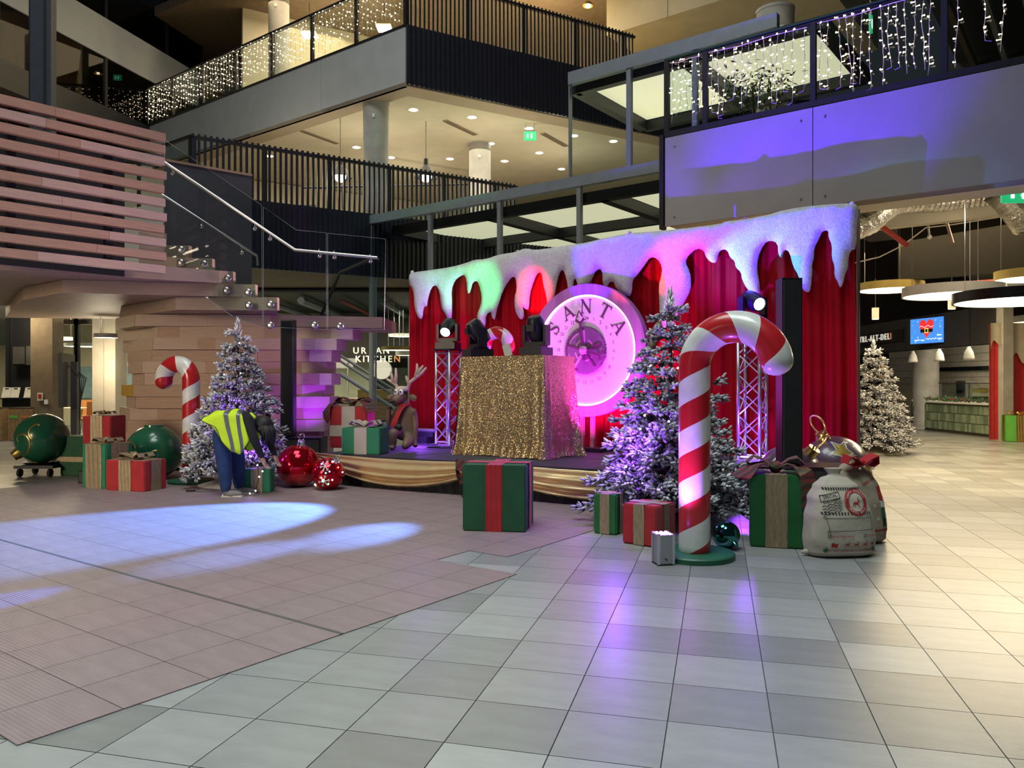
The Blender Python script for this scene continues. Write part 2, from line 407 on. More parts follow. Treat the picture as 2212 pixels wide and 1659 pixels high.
# ------------------------------------------------------------------ helper for walls in plan
def wall_box(mb, a, b, z0, z1, th=.1, mi=0, off=0):
    a, b = Vector(a[:2]), Vector(b[:2]); d = (b-a).normalized(); nrm = Vector((-d.y, d.x)); c = (a+b)/2 + nrm*off
    return mb.box((c.x, c.y, (z0+z1)/2), ((b-a).length, th, z1-z0), math.atan2(d.y, d.x), mi)
def along(a, d, t): return Vector(a) + Vector(d)*t
dL = Vector((-.793, .609)); w1 = Vector((.85, .527)); w2 = Vector((.866, .5))
Z1, Z2 = 5.42, 10.15

# ------------------------------------------------------------------ first gallery
K1 = Vector((-6.69, 16.35))
g1 = struct('slab_first_gallery', 'first gallery floor slab')
pa, pb = along(K1, w1, 14), along(K1, dL, 10)
MB().prism([K1, pa, (pa.x, 40), (-19, 40), pb], 4.05, Z1).build('slab', MT['brown_mid'], g1)
fr = MB(); wall_box(fr, K1, pa, 3.98, Z1+.02, .06, off=-.035); fr.build('fascia_band', MT['rib_metal'], g1)
rb = MB(); t = .05
while t < 11.5:
    p = along(K1, w1, t); rb.box((p.x+.09*w1.y, p.y-.09*w1.x, (3.98+Z1)/2), (.035, .06, Z1-3.98), math.atan2(w1.y, w1.x)); t += .115
tag(rb.build('fascia_rib', MT['rib_metal'], g1), kind='stuff')
fr = MB(); wall_box(fr, K1, pb, 4.0, Z1+.02, .06, off=.035); fr.build('fascia_board', MT['pale_board'], g1)
back_a, back_b = along(K1, w1, -10) + Vector((-6.0, 9.7)), along(K1, w1, 16) + Vector((-6.0, 9.7))
wb = MB(); wall_box(wb, back_a, back_b, Z1, 8.75, .2); wb.build('wall_first_gallery', MT['cream']); tag(bpy.data.objects['wall_first_gallery'], kind='structure')
# ------------------------------------------------------------------ second gallery
C2 = Vector((-2.575, 19.0))
g2 = struct('slab_second_gallery', 'second gallery floor slab')
qa, qb = along(C2, w2, 12), along(C2, dL, 16)
MB().prism([C2 + Vector((-.05, .6)), qa + Vector((-.2, .4)), (qa.x, 42), (-20, 42), qb + Vector((.3, .5))], 8.78, Z2).build('slab', MT['cream'], g2)
so = MB()
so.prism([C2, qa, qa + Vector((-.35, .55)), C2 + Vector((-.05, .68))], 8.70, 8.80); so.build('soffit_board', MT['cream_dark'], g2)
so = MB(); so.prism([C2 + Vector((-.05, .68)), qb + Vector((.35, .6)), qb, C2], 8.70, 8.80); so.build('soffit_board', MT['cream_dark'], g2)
# pale boards of the fascia, one for each bay
nb = 5; Lb = 16 / nb
for k in range(nb):
    fb = MB(); wall_box(fb, along(C2, dL, .02 if k == 0 else k*Lb+.008), along(C2, dL, (k+1)*Lb-.008), 8.70, Z2, .08, off=-.04); fb.build('fascia_board', MT['pale_board'], g2, world=True)
fr = MB(); wall_box(fr, C2, qa, 8.72, Z2+.02, .06, off=-.035); fr.build('fascia_band', MT['rib_metal'], g2)
rb = MB(); t = .05
while t < 6.5:
    p = along(C2, w2, t); rb.box((p.x+.09*w2.y, p.y-.09*w2.x, (8.72+Z2)/2), (.04, .06, Z2-8.72), math.atan2(w2.y, w2.x)); t += .13
tag(rb.build('fascia_rib', MT['rib_metal'], g2), kind='stuff')
wb = MB(); wall_box(wb, along(C2, w2, -2) + Vector((-4.8, 8.4)), along(C2, w2, 16) + Vector((-4.8, 8.4)), Z2, 15, .2); tag(wb.build('wall_second_gallery', MT['cream']), kind='structure')
ce = MB(); ce.prism([along(C2, dL, -1)+Vector((1,1.2)), qa, (qa.x, 42), (-20, 42), qb], 14.1, 14.4); tag(ce.build('ceiling_second_gallery', MT['brown_mid']), kind='structure')
# dark return wall seen through the pickets
wb = MB(); wall_box(wb, (2.0, 27.5), (6.5, 25.2), Z2, 12.0, .2); tag(wb.build('wall_gallery_core', MT['brown_dark']), kind='structure')
# third floor edge above the bridge
l3 = struct('slab_third_gallery', 'cream edge of the third floor')
a = Vector((3.05, 25.05)); b_ = along(a, (.793, -.609), 6.5)
MB().prism([a, b_, b_ + Vector((4, 5)), a + Vector((4, 5))], 12.6, 14.6).build('slab', MT['cream'], l3)
for k in range(3):
    fb = MB(); wall_box(fb, along(a, (.793, -.609), k*2.15+.01), along(a, (.793, -.609), k*2.15+2.14), 12.58, 14.6, .06, off=-.03); fb.build('fascia_board', MT['cream'], l3)

# picket railings -----------------------------------------------------
def picket_rail(name, label, a, d, n, step, z0, z1, post_every=12):
    r = thing(name, label, 'railing', (a[0], a[1], z0), math.atan2(d[1], d[0]))
    h = z1 - z0
    pk = MB(); pk.box((0, 0, h/2+.02), (.046, .05, h+.04)); pme = pk.mesh('picket', MT['black_steel'])
    po = MB(); po.box((0, .03, h/2), (.10, .08, h)); pome = po.mesh('post', MT['black_steel'])
    for i in range(n):
        place(pme, 'picket', r, loc=(i*step, 0, 0))
        if i % post_every == 0: place(pome, 'post', r, loc=(i*step+.02, 0, 0))
    MB().box((n*step/2, .03, h-.03), (n*step, .09, .06)).build('handrail', MT['black_steel'], r)
    MB().box((n*step/2, .03, .04), (n*step, .05, .05)).build('bottom_rail', MT['black_steel'], r)
    return r
picket_rail('picket_railing', 'black picket railing along the first gallery, below the downlights', K1 + Vector((0, .05)), w1, 66, .122, Z1, 6.68)
picket_rail('picket_railing', 'black picket railing at the top of the picture above the dark ribbed band', C2 + Vector((0, .05)), w2, 60, .118, Z2, 11.5, 14)
# glass railing panel beyond the corner of the first gallery
gr = thing('glass_railing', 'short clear glass railing at the corner of the first gallery', 'railing', (K1.x, K1.y, Z1), math.atan2(dL.y, dL.x))
MB().box((2.2, .0, .62), (4.2, .02, 1.1)).build('pane', MT['glass'], gr)
MB().box((2.2, .0, 1.23), (4.4, .07, .06)).build('handrail', MT['black_steel'], gr)
for x in (.05, 2.2, 4.3): MB().box((x, 0, .62), (.07, .06, 1.24)).build('post', MT['black_steel'], gr)

# string-light curtains ------------------------------------------------
bulb = MB(); bulb.ball((0, 0, 0), 1, 5, 4)
def light_curtain(label, a, d, L_, ztop, drop, nst, nb, br, fine, seed, group):
    """strands hang in the panel's own plane; every strand carries its bulbs"""
    rnd = random.Random(seed)
    t = thing('light_curtain', label, 'string lights', (a[0], a[1], ztop), math.atan2(d[1], d[0]), group)
    wires = MB(); bulbs = MB()
    MB().tube([(0, 0, 0), (L_*.33, 0, -.03), (L_*.66, 0, -.005), (L_, 0, -.02)], .006 if fine else .008, 4).build('header_wire', MT['wire_white'], t)
    for k in range(nst):
        x = (k + .5 + rnd.uniform(-.25, .25)) * L_ / nst; dr = drop * rnd.uniform(.72, 1.0)
        if fine: wires = MB(); bulbs = MB()
        pts = []; ns = 14; xx = x
        for i in range(ns + 1):
            xx += rnd.uniform(-.012, .012); pts.append((xx if i else x, rnd.uniform(-.01, .01), -dr*i/ns))
        if fine and rnd.random() < .5: pts.append((xx + rnd.choice((-.07, .07)), 0, -dr - .02))
        wires.tube(pts, .0048 if fine else .0045, 3, cap=False)
        for i in range(nb):
            f = (i + rnd.uniform(.2, .8)) / nb; j = min(int(f*ns), ns-1); q = Vector(pts[j])
            w = rnd.uniform(-.05, .05)
            rr = br * rnd.uniform(.75, 1.25)
            if fine: bulbs.tube([q, q + Vector((w, -.01, rnd.uniform(-.015, .02)))], [.004, rr*.6], 4)
            b0 = q + Vector((w, -.012, 0)); bulbs.ball(b0, rr, 6, 4)
        if fine:
            s = wires.build('strand', MT['wire_white'], t); tag(bulbs.build('bulbs', MT['bulb_warm'], s), kind='stuff')
    if not fine:
        wires.build('strands', MT['wire_white'], t)['kind'] = 'stuff'; tag(bulbs.build('bulbs', MT['bulb_warm'], t), kind='stuff')
    return t
# left glass balustrade of the second gallery
gb = thing('glass_balustrade', 'dark framed glass balustrade of the upper gallery hung with lights, above the pale fascia', 'balustrade', (C2.x, C2.y, Z2), math.atan2(dL.y, dL.x))
nP = 9; Lp = 1.78; hB = 1.3
MB().box((nP*Lp/2, -.02, hB), (nP*Lp, .08, .07)).build('handrail', MT['black_steel'], gb)
MB().box((nP*Lp/2, -.02, .03), (nP*Lp, .08, .06)).build('bottom_rail', MT['black_steel'], gb)
for k in range(nP + 1): MB().box((k*Lp+.03, -.02, hB/2), (.09, .08, hB)).build('post', MT['black_steel'], gb)
for k in range(nP):
    MB().box((k*Lp+Lp/2, 0, hB/2), (Lp-.1, .015, hB-.1)).build('pane', MT['glass'], gb)
ORD = ('first', 'second', 'third', 'fourth', 'fifth', 'sixth', 'seventh', 'eighth', 'ninth')
for k in range(nP):
    p = along(C2, dL, k*Lp+.08) + Vector((.609, .793))*-.06
    light_curtain('warm string lights in the %s panel of the upper balustrade from the slab corner' % ORD[k], p, dL, Lp-.14, Z2+hB-.06, hB-.1, 10 if k < 4 else 11, 6, .015, False, 40+k, 'light curtains of the upper gallery')

# round columns
def column(label, x, y, r, z0, z1, m='concrete'):
    o = struct('column', label, (x, y, z0))
    MB().lathe([(r, 0), (r, z1-z0)], 28).build('shaft', MT[m], o, smooth=True)
    MB().lathe([(r*1.03, z1-z0-.06), (r*1.03, z1-z0)], 28).build('collar', MT['grey_board'], o, smooth=True)
    MB().box((0, -r-.02, (z1-z0)*.86), (.06, .05, .09)).build('fixing', MT['white_paint'], o)
column('concrete column under the second gallery', -3.53, 20.3, .33, Z1, 8.78)
column('concrete column further back', -.98, 23.9, .33, Z1, 8.78)
column('concrete column of the upper gallery', -7.6, 25.5, .33, Z2, 14.2)
column('concrete column behind the plant', 5.45, 16.2, .38, Z1, 9.2)

# ceiling fittings of the first gallery
zc = 8.775
for k, (u, v) in enumerate([(893,237),(1020,253),(1143,277),(1240,293),(1090,348),(972,343),(845,340),(1213,365),(1325,305),(582,337),(770,318),(1060,310),(1165,330)]):
    Y = (zc-HC)*FPX/(V0-v); p = P(u, v, Y)
    d = thing('downlight', 'small round recessed downlight in the cream ceiling of the first gallery', 'light', (p.x, p.y, zc), 0, 'downlights in the cream gallery ceiling')
    MB().lathe([(.11, 0), (.14, -.012), (.15, 0)], 16).build('trim_ring', MT['white_paint'], d)
    MB().disc((0, 0, -.012), .10, 14).build('lamp', MT['lamp_white'], d)
for k, (u, v, s) in enumerate([(690,296,'under the pale fascia'),(995,276,'between the two downlights'),(1198,302,'beside the green exit sign')]):
    Y = (zc-HC)*FPX/(V0-v); p = P(u, v, Y)
    d = thing('air_vent', 'long slotted air vent in the cream ceiling %s' % s, 'vent', (p.x, p.y, zc), R(58))
    MB().box((0, 0, -.008), (1.5, .16, .016)).build('frame', MT['cream_dark'], d)
    for j in range(4): MB().box((0, -.06+j*.04, -.02), (1.44, .012, .012)).build('slat', MT['brown_mid'], d)
def exit_sign(label, c, w, h, rz=0, wire=0):
    s = thing('exit_sign', label, 'sign', c, rz)
    MB().box((0, 0, 0), (w, .04, h)).build('panel', MT['exit_green'], s)
    MB().box((0, 0, h/2+.015), (w*1.02, .05, .03)).build('housing', MT['white_paint'], s)
    mk = MB(); mk.box((-w*.2, -.024, 0), (w*.10, .006, h*.5)); mk.box((w*.12, -.024, .0), (w*.10, .006, h*.55)); mk.add([(w*.02, -.026, -h*.05), (w*.22, -.026, -h*.05), (w*.12, -.026, -h*.32)], [(0, 1, 2)])
    mk.build('pictogram', MT['exit_white'], s)
    for x in (-w*.35, w*.35): MB().tube([(x, 0, h/2), (x, 0, h/2+.25+wire)], .006, 4).build('hanger', MT['steel'], s)
exit_sign('green exit sign hanging from the cream ceiling', P(1145, 294, 22), .34, .25)
def bell_pendant(label, c, cord, sc=1, m='black_steel'):
    t = thing('pendant_lamp', label, 'lamp', c)
    MB().lathe([(.05*sc, .42*sc), (.06*sc, .28*sc), (.12*sc, .22*sc), (.24*sc, .02*sc), (.26*sc, 0), (.23*sc, .01*sc), (.1*sc, .2*sc)], 20).build('shade', MT[m], t, smooth='auto')
    MB().ball((0, 0, .03*sc), .13*sc, 12, 8).build('bulb', MT['lamp_white'], t, smooth=True)
    MB().tube([(0, 0, .4*sc), (0, 0, cord)], .009, 5).build('cord', MT['wire_black'], t)
bell_pendant('black bell pendant lamp left of the tall round column', P(735, 384, 21.5), 8.78 - P(735, 384, 21.5).z, 1.25)
bell_pendant('black bell pendant lamp between the two round columns', P(920, 384, 21.8), 8.78 - P(920, 384, 21.8).z, 1.25)
# furniture line at the back of the first gallery
for u, v, Y, s in ((645, 452, 21, 'beside the dark stair wall'), (700, 455, 22, 'left of the tall column'), (890, 455, 24, 'right of the tall column')):
    p = P(u, v, Y); sfa = thing('armchair', 'dark lounge armchair on the first gallery %s' % s, 'chair', (p.x, p.y, Z1))
    MB().box((0, 0, .22), (.8, .7, .3)).build('seat', MT['charcoal'], sfa); MB().box((0, .3, .6), (.8, .15, .6), 0, 0, ('X', R(-8))).build('backrest', MT['charcoal'], sfa)
    for x in (-.38, .38): MB().box((x, 0, .35), (.1, .7, .4)).build('armrest', MT['charcoal'], sfa)
pt = struct('partition_rail', 'black frame of the glazed partition on the first gallery')
MB().tube([P(655, 405, 24), P(1010, 398, 27)], .04, 4).build('top_bar', MT['black_steel'], pt)
for u in (655, 740, 830, 920, 1000): MB().tube([P(u, 404, 25.2), P(u, 452, 25.2)], .025, 4).build('mullion', MT['black_steel'], pt)
# lamps of the upper gallery
for k, (u, v, Y, s) in enumerate(((668, 76, 26, 'above the pale fascia behind the string lights'), (706, 22, 27, 'near the top edge above the string lights'), (830, 62, 26, 'near the slab corner'))):
    p = P(u, v, Y); d = thing('panel_light', 'square white panel light %s' % s, 'light', p)
    MB().box((0, 0, 0), (.44, .44, .05)).build('diffuser', MT['lamp_white'], d); MB().box((0, 0, .04), (.5, .5, .04)).build('frame', MT['white_paint'], d)
    MB().tube([(0, 0, .05), (0, 0, 14.1-p.z)], .01, 4).build('cord', MT['wire_black'], d)
p = P(1270, 12, 24); d = thing('pendant_lamp', 'amber glass pendant lamp at the top above the black pickets', 'lamp', p)
MB().lathe([(.02, .14), (.10, .10), (.17, 0), (.16, -.02)], 18).build('shade', MT['gold'], d, smooth=True); MB().ball((0, 0, .02), .07, 10, 6).build('bulb', MT['lamp_white'], d)
MB().tube([(0, 0, .12), (0, 0, 14.1-p.z)], .008, 4).build('cord', MT['wire_black'], d)

# ------------------------------------------------------------------ glazed lobby under the bridge
G0 = Vector((-3.33, 18.43)); dG = Vector((.793, -.609)); aG = math.atan2(dG.y, dG.x)
lob = struct('wall_glazed_lobby', 'glazed screen with steel transoms below the bridge')
bm = MB(); wall_box(bm, G0, along(G0, dG, 8.3), 5.22, Z1, .14); bm.build('transom', MT['steel_beam'], lob)
bm = MB(); wall_box(bm, along(G0, dG, 5.6), along(G0, dG, 9.6), 7.20, 7.43, .14); bm.build('transom', MT['steel_beam'], lob)
def tG(u): k = (u-1106)/FPX; return (k*G0.y - G0.x) / (dG.x - k*dG.y)
for u, z0, z1 in ((803, 0, 5.3), (930, 0, 5.25), (1080, 0, 5.25), (1252, 0, 5.25), (1232, 5.4, 7.3), (1360, 5.4, 7.3), (1502, 5.4, 7.3)):
    p = along(G0, dG, tG(u)); MB().box((p.x, p.y, (z0+z1)/2), (.09 if u != 1232 else .03, .09, z1-z0), aG).build('mullion', MT['steel_beam'], lob)
us = (803, 930, 1080, 1252, 1437)
for k in range(4):
    pn = MB(); wall_box(pn, along(G0, dG, tG(us[k])), along(G0, dG, tG(us[k+1])), 0, 5.22, .02); pn.build('pane', MT['glass'], lob)
for u0, u1 in ((1232, 1360), (1360, 1502)):
    pn = MB(); wall_box(pn, along(G0, dG, tG(u0)), along(G0, dG, tG(u1)), 5.42, 7.2, .02); pn.build('pane', MT['glass'], lob)
eB = Vector((.609, .793))
emis('luminous_ceiling', (.80, .74, .50), .8)
def lobby_ceiling(name, t0, t1, nx, ny, z, depth, lab):
    c = struct(name, lab)
    for i in range(nx):
        for j in range(ny):
            a = along(G0, dG, t0 + (t1-t0)*(i+.07)/nx) + eB*(depth*(j+.06)/ny + .25); b = along(G0, dG, t0 + (t1-t0)*(i+.93)/nx) + eB*(depth*(j+.94)/ny + .25)
            m_ = (a+b)/2; MB().box((m_.x, m_.y, z+.06), ((t1-t0)/nx*.9, depth/ny*.9, .04), aG).build('panel', MT['luminous_ceiling'], c)
    for i in range(nx+1):
        a = along(G0, dG, t0+(t1-t0)*i/nx) + eB*.2; b = a + eB*depth; bm = MB(); wall_box(bm, a, b, z-.16, z+.04, .2); bm.build('beam', MT['black_steel'], c)
    for j in range(ny+1):
        a = along(G0, dG, t0) + eB*(.25+depth*j/ny); b = along(G0, dG, t1) + eB*(.25+depth*j/ny); bm = MB(); wall_box(bm, a, b, z-.16, z+.04, .16); bm.build('beam', MT['black_steel'], c)
lobby_ceiling('ceiling_lobby', .6, 9.0, 3, 2, 5.1, 5.2, 'luminous ceiling with black steel beams under the bridge')
lobby_ceiling('ceiling_canopy', 5.6, 10.2, 2, 1, 7.25, 2.8, 'luminous canopy ceiling above the bridge')
# dark wall behind the lobby
wb = MB(); wall_box(wb, along(G0, dG, 2.2) + eB*5.9, along(G0, dG, 7.2) + eB*5.9, 0, 5.0, .2); tag(wb.build('wall_lobby_back', MT['charcoal']), kind='structure')

# ------------------------------------------------------------------ right block: panelled fascia, railing with lights
R0 = Vector((2.46, 12.55)); aR = aG
rbk = struct('slab_bridge_block', 'panelled edge of the first floor over the stage')
Lr = 7.6
MB().prism([along(R0, dG, .02), along(R0, dG, Lr), along(R0, dG, Lr) + eB*.55, along(R0, dG, .02) + eB*.55], 4.02, Z1-.02).build('slab', MT['cream'], rbk)
def tR(u): k = (u-1106)/FPX; return (k*R0.y - R0.x) / (dG.x - k*dG.y)
tj = tR(1758)
for a, b in ((0.02, tj-.006), (tj+.006, Lr)):
    pn = MB(); wall_box(pn, along(R0, dG, a), along(R0, dG, b), 3.99, Z1-.02, .05, off=-.025); o = pn.build('panel', MT['grey_board'], rbk)
    for tt in ((a+.16, b-.16) if b < Lr else (a+.16,)):
        for z in (4.12, 5.24):
            q = along(R0, dG, tt) - eB*.052; s = MB(); s.lathe([(.014, 0), (.014, .012)], 8, (q.x, q.y, z), Matrix.Rotation(R(90), 4, 'X')); s.build('screw', MT['black_steel'], o)
ed = MB(); ed.box((R0.x-.04, R0.y, 4.7), (.07, .12, 1.5), aG); ed.build('edge_angle', MT['black_steel'], rbk)
rr = thing('glass_railing', 'black framed glass railing over the panelled fascia hung with string lights', 'railing', (R0.x, R0.y, Z1), aR)
hR = 1.22
MB().box((Lr/2, 0, hR), (Lr, .07, .07)).build('handrail', MT['black_steel'], rr)
MB().box((Lr/2, -.045, hR+.01), (Lr-.1, .012, .02)).build('green_strip', mat('green_strip', (.01, .10, .03), .4), rr)
MB().box((Lr/2, 0, .04), (Lr, .07, .09)).build('bottom_rail', MT['black_steel'], rr)
pu = [1440, 1524, 1757, 2040]; pt_ = [max(0.03, tR(u)) for u in pu] + [Lr-.1]
for k, t in enumerate(pt_):
    MB().box((t, 0, hR/2), (.075, .075, hR)).build('post', MT['black_steel'], rr)
for k in range(len(pt_)-1):
    MB().box(((pt_[k]+pt_[k+1])/2, .02, hR/2), (pt_[k+1]-pt_[k]-.08, .015, hR-.1)).build('pane', MT['glass'], rr)
for k, (lab, ns) in enumerate((('narrow end panel of the railing over the panelled fascia', 5), ('railing panel in front of the indoor tree', 13), ('widest railing panel over the purple-lit fascia', 14), ('railing panel at the right edge of the picture', 14))):
    p = along(R0, dG, pt_[k]+.06) - eB*.03
    light_curtain('string lights in the %s' % lab, p, dG, pt_[k+1]-pt_[k]-.14, Z1+hR-.05, hR-.12, ns, 8, .0095, True, 80+k, 'light curtains of the railing over the stage')
# floor and dark slatted ceiling behind that railing
MB().prism([along(R0, dG, .3)+eB*.55, along(R0, dG, 9)+eB*.55, along(R0, dG, 9)+eB*9, along(R0, dG, 1.0)+eB*9], 4.92, Z1-.1).build('floor_slab', MT['brown_dark'], rbk)
cd = struct('ceiling_dark_slats', 'dark slatted ceiling above the bridge block')
MB().prism([along(R0, dG, 2.8)+eB*1.5, along(R0, dG, 13)+eB*1.5, along(R0, dG, 13)+eB*13, along(R0, dG, 2.8)+eB*13], 9.0, 9.2).build('deck', MT['charcoal'], cd)
for k in range(16):
    a = along(R0, dG, 3.2+k*.6)+eB*1.6; bm = MB(); wall_box(bm, a, a+eB*11, 8.62, 8.8, .10); bm.build('slat', MT['concrete'] if k % 3 else MT['brown_mid'], cd)
for k, (t, d_) in enumerate(((4.2, 3.0), (5.6, 5.5), (6.6, 3.6), (8.2, 5.0))):
    a = along(R0, dG, t)+eB*d_; l = thing('linear_light', ('first', 'second', 'third', 'fourth')[k] + ' pale linear light fitting under the dark slatted ceiling', 'light', (a.x, a.y, 8.5), math.atan2(eB.y, eB.x))
    for j in range(3): MB().box((0, (j-1)*.10, 0), (1.3, .035, .06)).build('tube', MT['pale_board'], l)
    MB().box((0, 0, .06), (1.3, .32, .03)).build('housing', MT['steel'], l)
wb = MB(); wall_box(wb, along(R0, dG, 2.6)+eB*9.5, along(R0, dG, 13)+eB*9.5, Z1, 9.0, .2); tag(wb.build('wall_bridge_back', MT['brown_dark']), kind='structure')
exit_sign('small green exit sign under the dark slatted ceiling', P(1881, 52, 13.5), .10, .30, R(50))
# potted tree behind the railing
p = P(1625, 175, 14.2); pl = thing('potted_tree', 'leafy indoor tree in a white pot behind the string lights', 'plant', (p.x, p.y, Z1))
MB().lathe([(.22, 0), (.26, .5), (.22, .5), (.2, .44), (0.01, .44)], 4).build('pot', MT['white_paint'], pl)
MB().tube([(0, 0, .4), (.03, 0, .9), (0, 0, 1.5)], [.03, .025, .02], 6).build('trunk', MT['brown_dark'], pl)
lf = MB(); rnd = random.Random(3)
for k in range(520):
    c = Vector((rnd.gauss(0, .33), rnd.gauss(0, .3), min(1.6, 1.42 + rnd.gauss(0, .17)))); d = Vector((rnd.uniform(-1, 1), rnd.uniform(-1, 1), rnd.uniform(-1, .2))).normalized(); w = d.orthogonal().normalized()*.022
    lf.add([c, c+d*.06+w, c+d*.14, c+d*.06-w], [(0, 1, 2, 3)])
lf.build('leaves', MT['leaf_green'], pl)
# ------------------------------------------------------------------ left wall of the atrium, upper floors
lw = struct('wall_left', 'dark glazed wall with a pale bulkhead on the left')
LW = lambda t: Vector((-12.5 + .25*t, 26 + .968*t))
wb = MB(); wall_box(wb, LW(-9), LW(3.2), 11.75, 12.97, .12); wb.build('bulkhead', MT['pale_board'], lw)
wb = MB(); wall_box(wb, LW(-9), LW(6), 9.4, Z2, .3); wb.build('floor_edge', MT['black_steel'], lw)
for t in (-8, -5.2, -1.35, 1.5, 3.4):
    p = LW(t); MB().box((p.x, p.y, 13.0), (.10, .10, 6), R(75.5)).build('mullion', MT['black_steel'], lw)
for a, b in ((-8, -5.2), (-5.2, -1.35), (-1.35, 1.5), (1.5, 3.4)):
    pn = MB(); wall_box(pn, LW(a), LW(b), Z2, 11.75, .02); pn.build('pane', MT['glass_dark'], lw)
    pn = MB(); wall_box(pn, LW(a), LW(b), 12.97, 16, .02); pn.build('pane', MT['glass_dark'], lw)
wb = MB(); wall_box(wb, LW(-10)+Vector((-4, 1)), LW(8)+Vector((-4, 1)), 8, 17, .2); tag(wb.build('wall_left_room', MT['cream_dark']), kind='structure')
MB().prism([LW(-10), LW(6), LW(6)+Vector((-4, 1)), LW(-10)+Vector((-4, 1))], 9.9, 10.1).build('room_floor', MT['brown_dark'], lw)
MB().prism([LW(-10)+Vector((-.2, 0)), LW(6)+Vector((-.2, 0)), LW(6)+Vector((-4, 1)), LW(-10)+Vector((-4, 1))], 12.9, 13.0).build('room_ceiling', MT['cream'], lw)
area('left_room_light', (-15.2, 22.5, 12.7), (-15.2, 22.5, 0), 3, 90, WARM, 2)
tb_ = MB(); tb_.tube([P(0, 145, 21.6), P(70, 132, 22.3)], .03, 5); tr = thing('track_rail', 'black lighting track seen through the dark glass at the left edge', 'light'); tb_.build('rail', MT['black_steel'], tr)
for u, v, Y in ((4, 72, 21.5), (35, 140, 22)):
    MB().lathe([(.07, 0), (.07, .26)], 10, P(u, v, Y)).build('spot_head', MT['black_steel'], tr)
for u, v, Y, s in ((32, 182, 21.8, 'left of the dark steel column'), (212, 158, 26, 'beside the small exit sign')):
    p = P(u, v, Y); d = thing('pendant_lamp', 'amber glass pendant lamp behind the dark glass %s' % s, 'lamp', p)
    MB().lathe([(.02, .1), (.08, .08), (.15, 0), (.14, -.02)], 16).build('shade', MT['gold'], d, smooth=True); MB().ball((0, 0, .02), .05, 8, 6).build('bulb', MT['lamp_warm'], d); MB().tube([(0, 0, .1), (0, 0, 12.9-p.z)], .008, 4).build('cord', MT['wire_black'], d)
exit_sign('small green exit sign behind the dark glass above the slatted screen', P(254, 168, 27), .28, .18)
p = P(94, 120, 18); sc_ = struct('column_steel', 'dark blue-grey steel column', (p.x, p.y, 4)); MB().box((0, 0, 6), (.42, .42, 12), R(15)).build('shaft', mat('steel_blue', (.045, .055, .075), .5), sc_)
for x in (-.17, .17): MB().box((x, -.23, 6), (.04, .04, 12), R(15)).build('flange', MT['black_steel'], sc_)

# ------------------------------------------------------------------ timber stair
def pp(u, Y): return XY(u, Y)
st = thing('timber_stair', 'stacked timber staircase with fanning treads and a dark side wall', 'staircase', (-4.6, 13.6, 0))
W3 = ['timber', 'timber_brown', 'timber_pale']
# lower courses, each laid from several planks
rnd = random.Random(11)
corner = [292, 342, 331, 328, 307, 312, 288, 293, 280, 274, 268, 270, 266]
extreme = [251, 254, 266, 275, 277, 285, 262, 273, 258, 264, 258, 262, 260]
right = [830, 762, 727, 716, 706, 716, 702, 712, 704, 700, 700, 700, 700]
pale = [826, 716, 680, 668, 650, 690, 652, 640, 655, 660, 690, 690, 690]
zt = 2.655
for i in range(13):
    z1 = zt - i*.2; z0 = z1 - .197; Yf = 13.32 + rnd.uniform(-.05, .06); sk = .25 + rnd.uniform(-.15, .15)
    us = sorted({corner[i], corner[i] + rnd.randint(40, 120), 420 + rnd.randint(-30, 60), 560 + rnd.randint(-40, 40), pale[i], right[i]})
    Yat = lambda u: Yf + max(0, (u - 560)/160)**1.3*sk
    dp = .5 if i else 1.3
    for k in range(len(us)-1):
        a, b = us[k], us[k+1]
        if b - a < 6: continue
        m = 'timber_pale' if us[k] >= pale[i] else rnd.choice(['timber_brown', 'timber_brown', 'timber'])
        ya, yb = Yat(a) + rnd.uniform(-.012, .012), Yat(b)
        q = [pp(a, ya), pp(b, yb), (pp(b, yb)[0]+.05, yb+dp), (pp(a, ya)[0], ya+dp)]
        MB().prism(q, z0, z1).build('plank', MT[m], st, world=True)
    cx, cy = pp(corner[i], Yf); ex, ey = pp(extreme[i], Yf + .9 + rnd.uniform(-.2, .4))
    m = 'yellow_paint' if i == 6 else rnd.choice(['timber', 'timber_pale', 'timber_pale'])
    MB().prism([(cx-.004, cy), (cx-.004, cy+1.2), (ex, ey+.5), (ex, ey)], z0, z1).build('plank', MT[m], st, world=True)
MB().prism([pp(300, 14.0), pp(680, 14.0), (-4.5, 16.2), (-7.4, 16.6)], 0, 2.4).build('core', MT['brown_dark'], st, world=True)
# fanning treads
zs = 2.66; rise = .208
fans = [
 [(600, 12.6), (600, 16.5), (330, 16.8), (258, 15.8), (262, 14.1), (380, 12.55)],
 [(553, 12.6), (553, 16.8), (330, 17), (12, 16.6), (22, 15.1), (50, 13.0), (135, 12.0)],
 [(505, 12.6), (505, 16.8), (-120, 16.0), (-120, 11.2), (0, 11.0), (355, 12.05)],
 [(460, 12.62), (460, 14.6), (300, 14.6), (300, 12.3)],
 [(410, 12.64), (410, 14.6), (300, 14.6), (300, 12.4)],
 [(360, 12.66), (360, 14.6), (300, 14.6), (300, 12.5)]]
for k, fp in enumerate(fans):
    z0 = zs + k*rise
    MB().prism([pp(u, Y) for u, Y in fp][::-1], z0 + .005, z0 + rise).build('tread', MT['timber'], st, world=True)
    if k < 5:     # square timber end block carrying the glass
        xr = pp(fp[0][0], 12.6)[0]
        MB().box((xr-.31, 12.62, z0+rise/2), (.625, .12, rise*.98)).build('end_block', MT['timber_pale' if k % 2 else 'timber'], st, world=True)
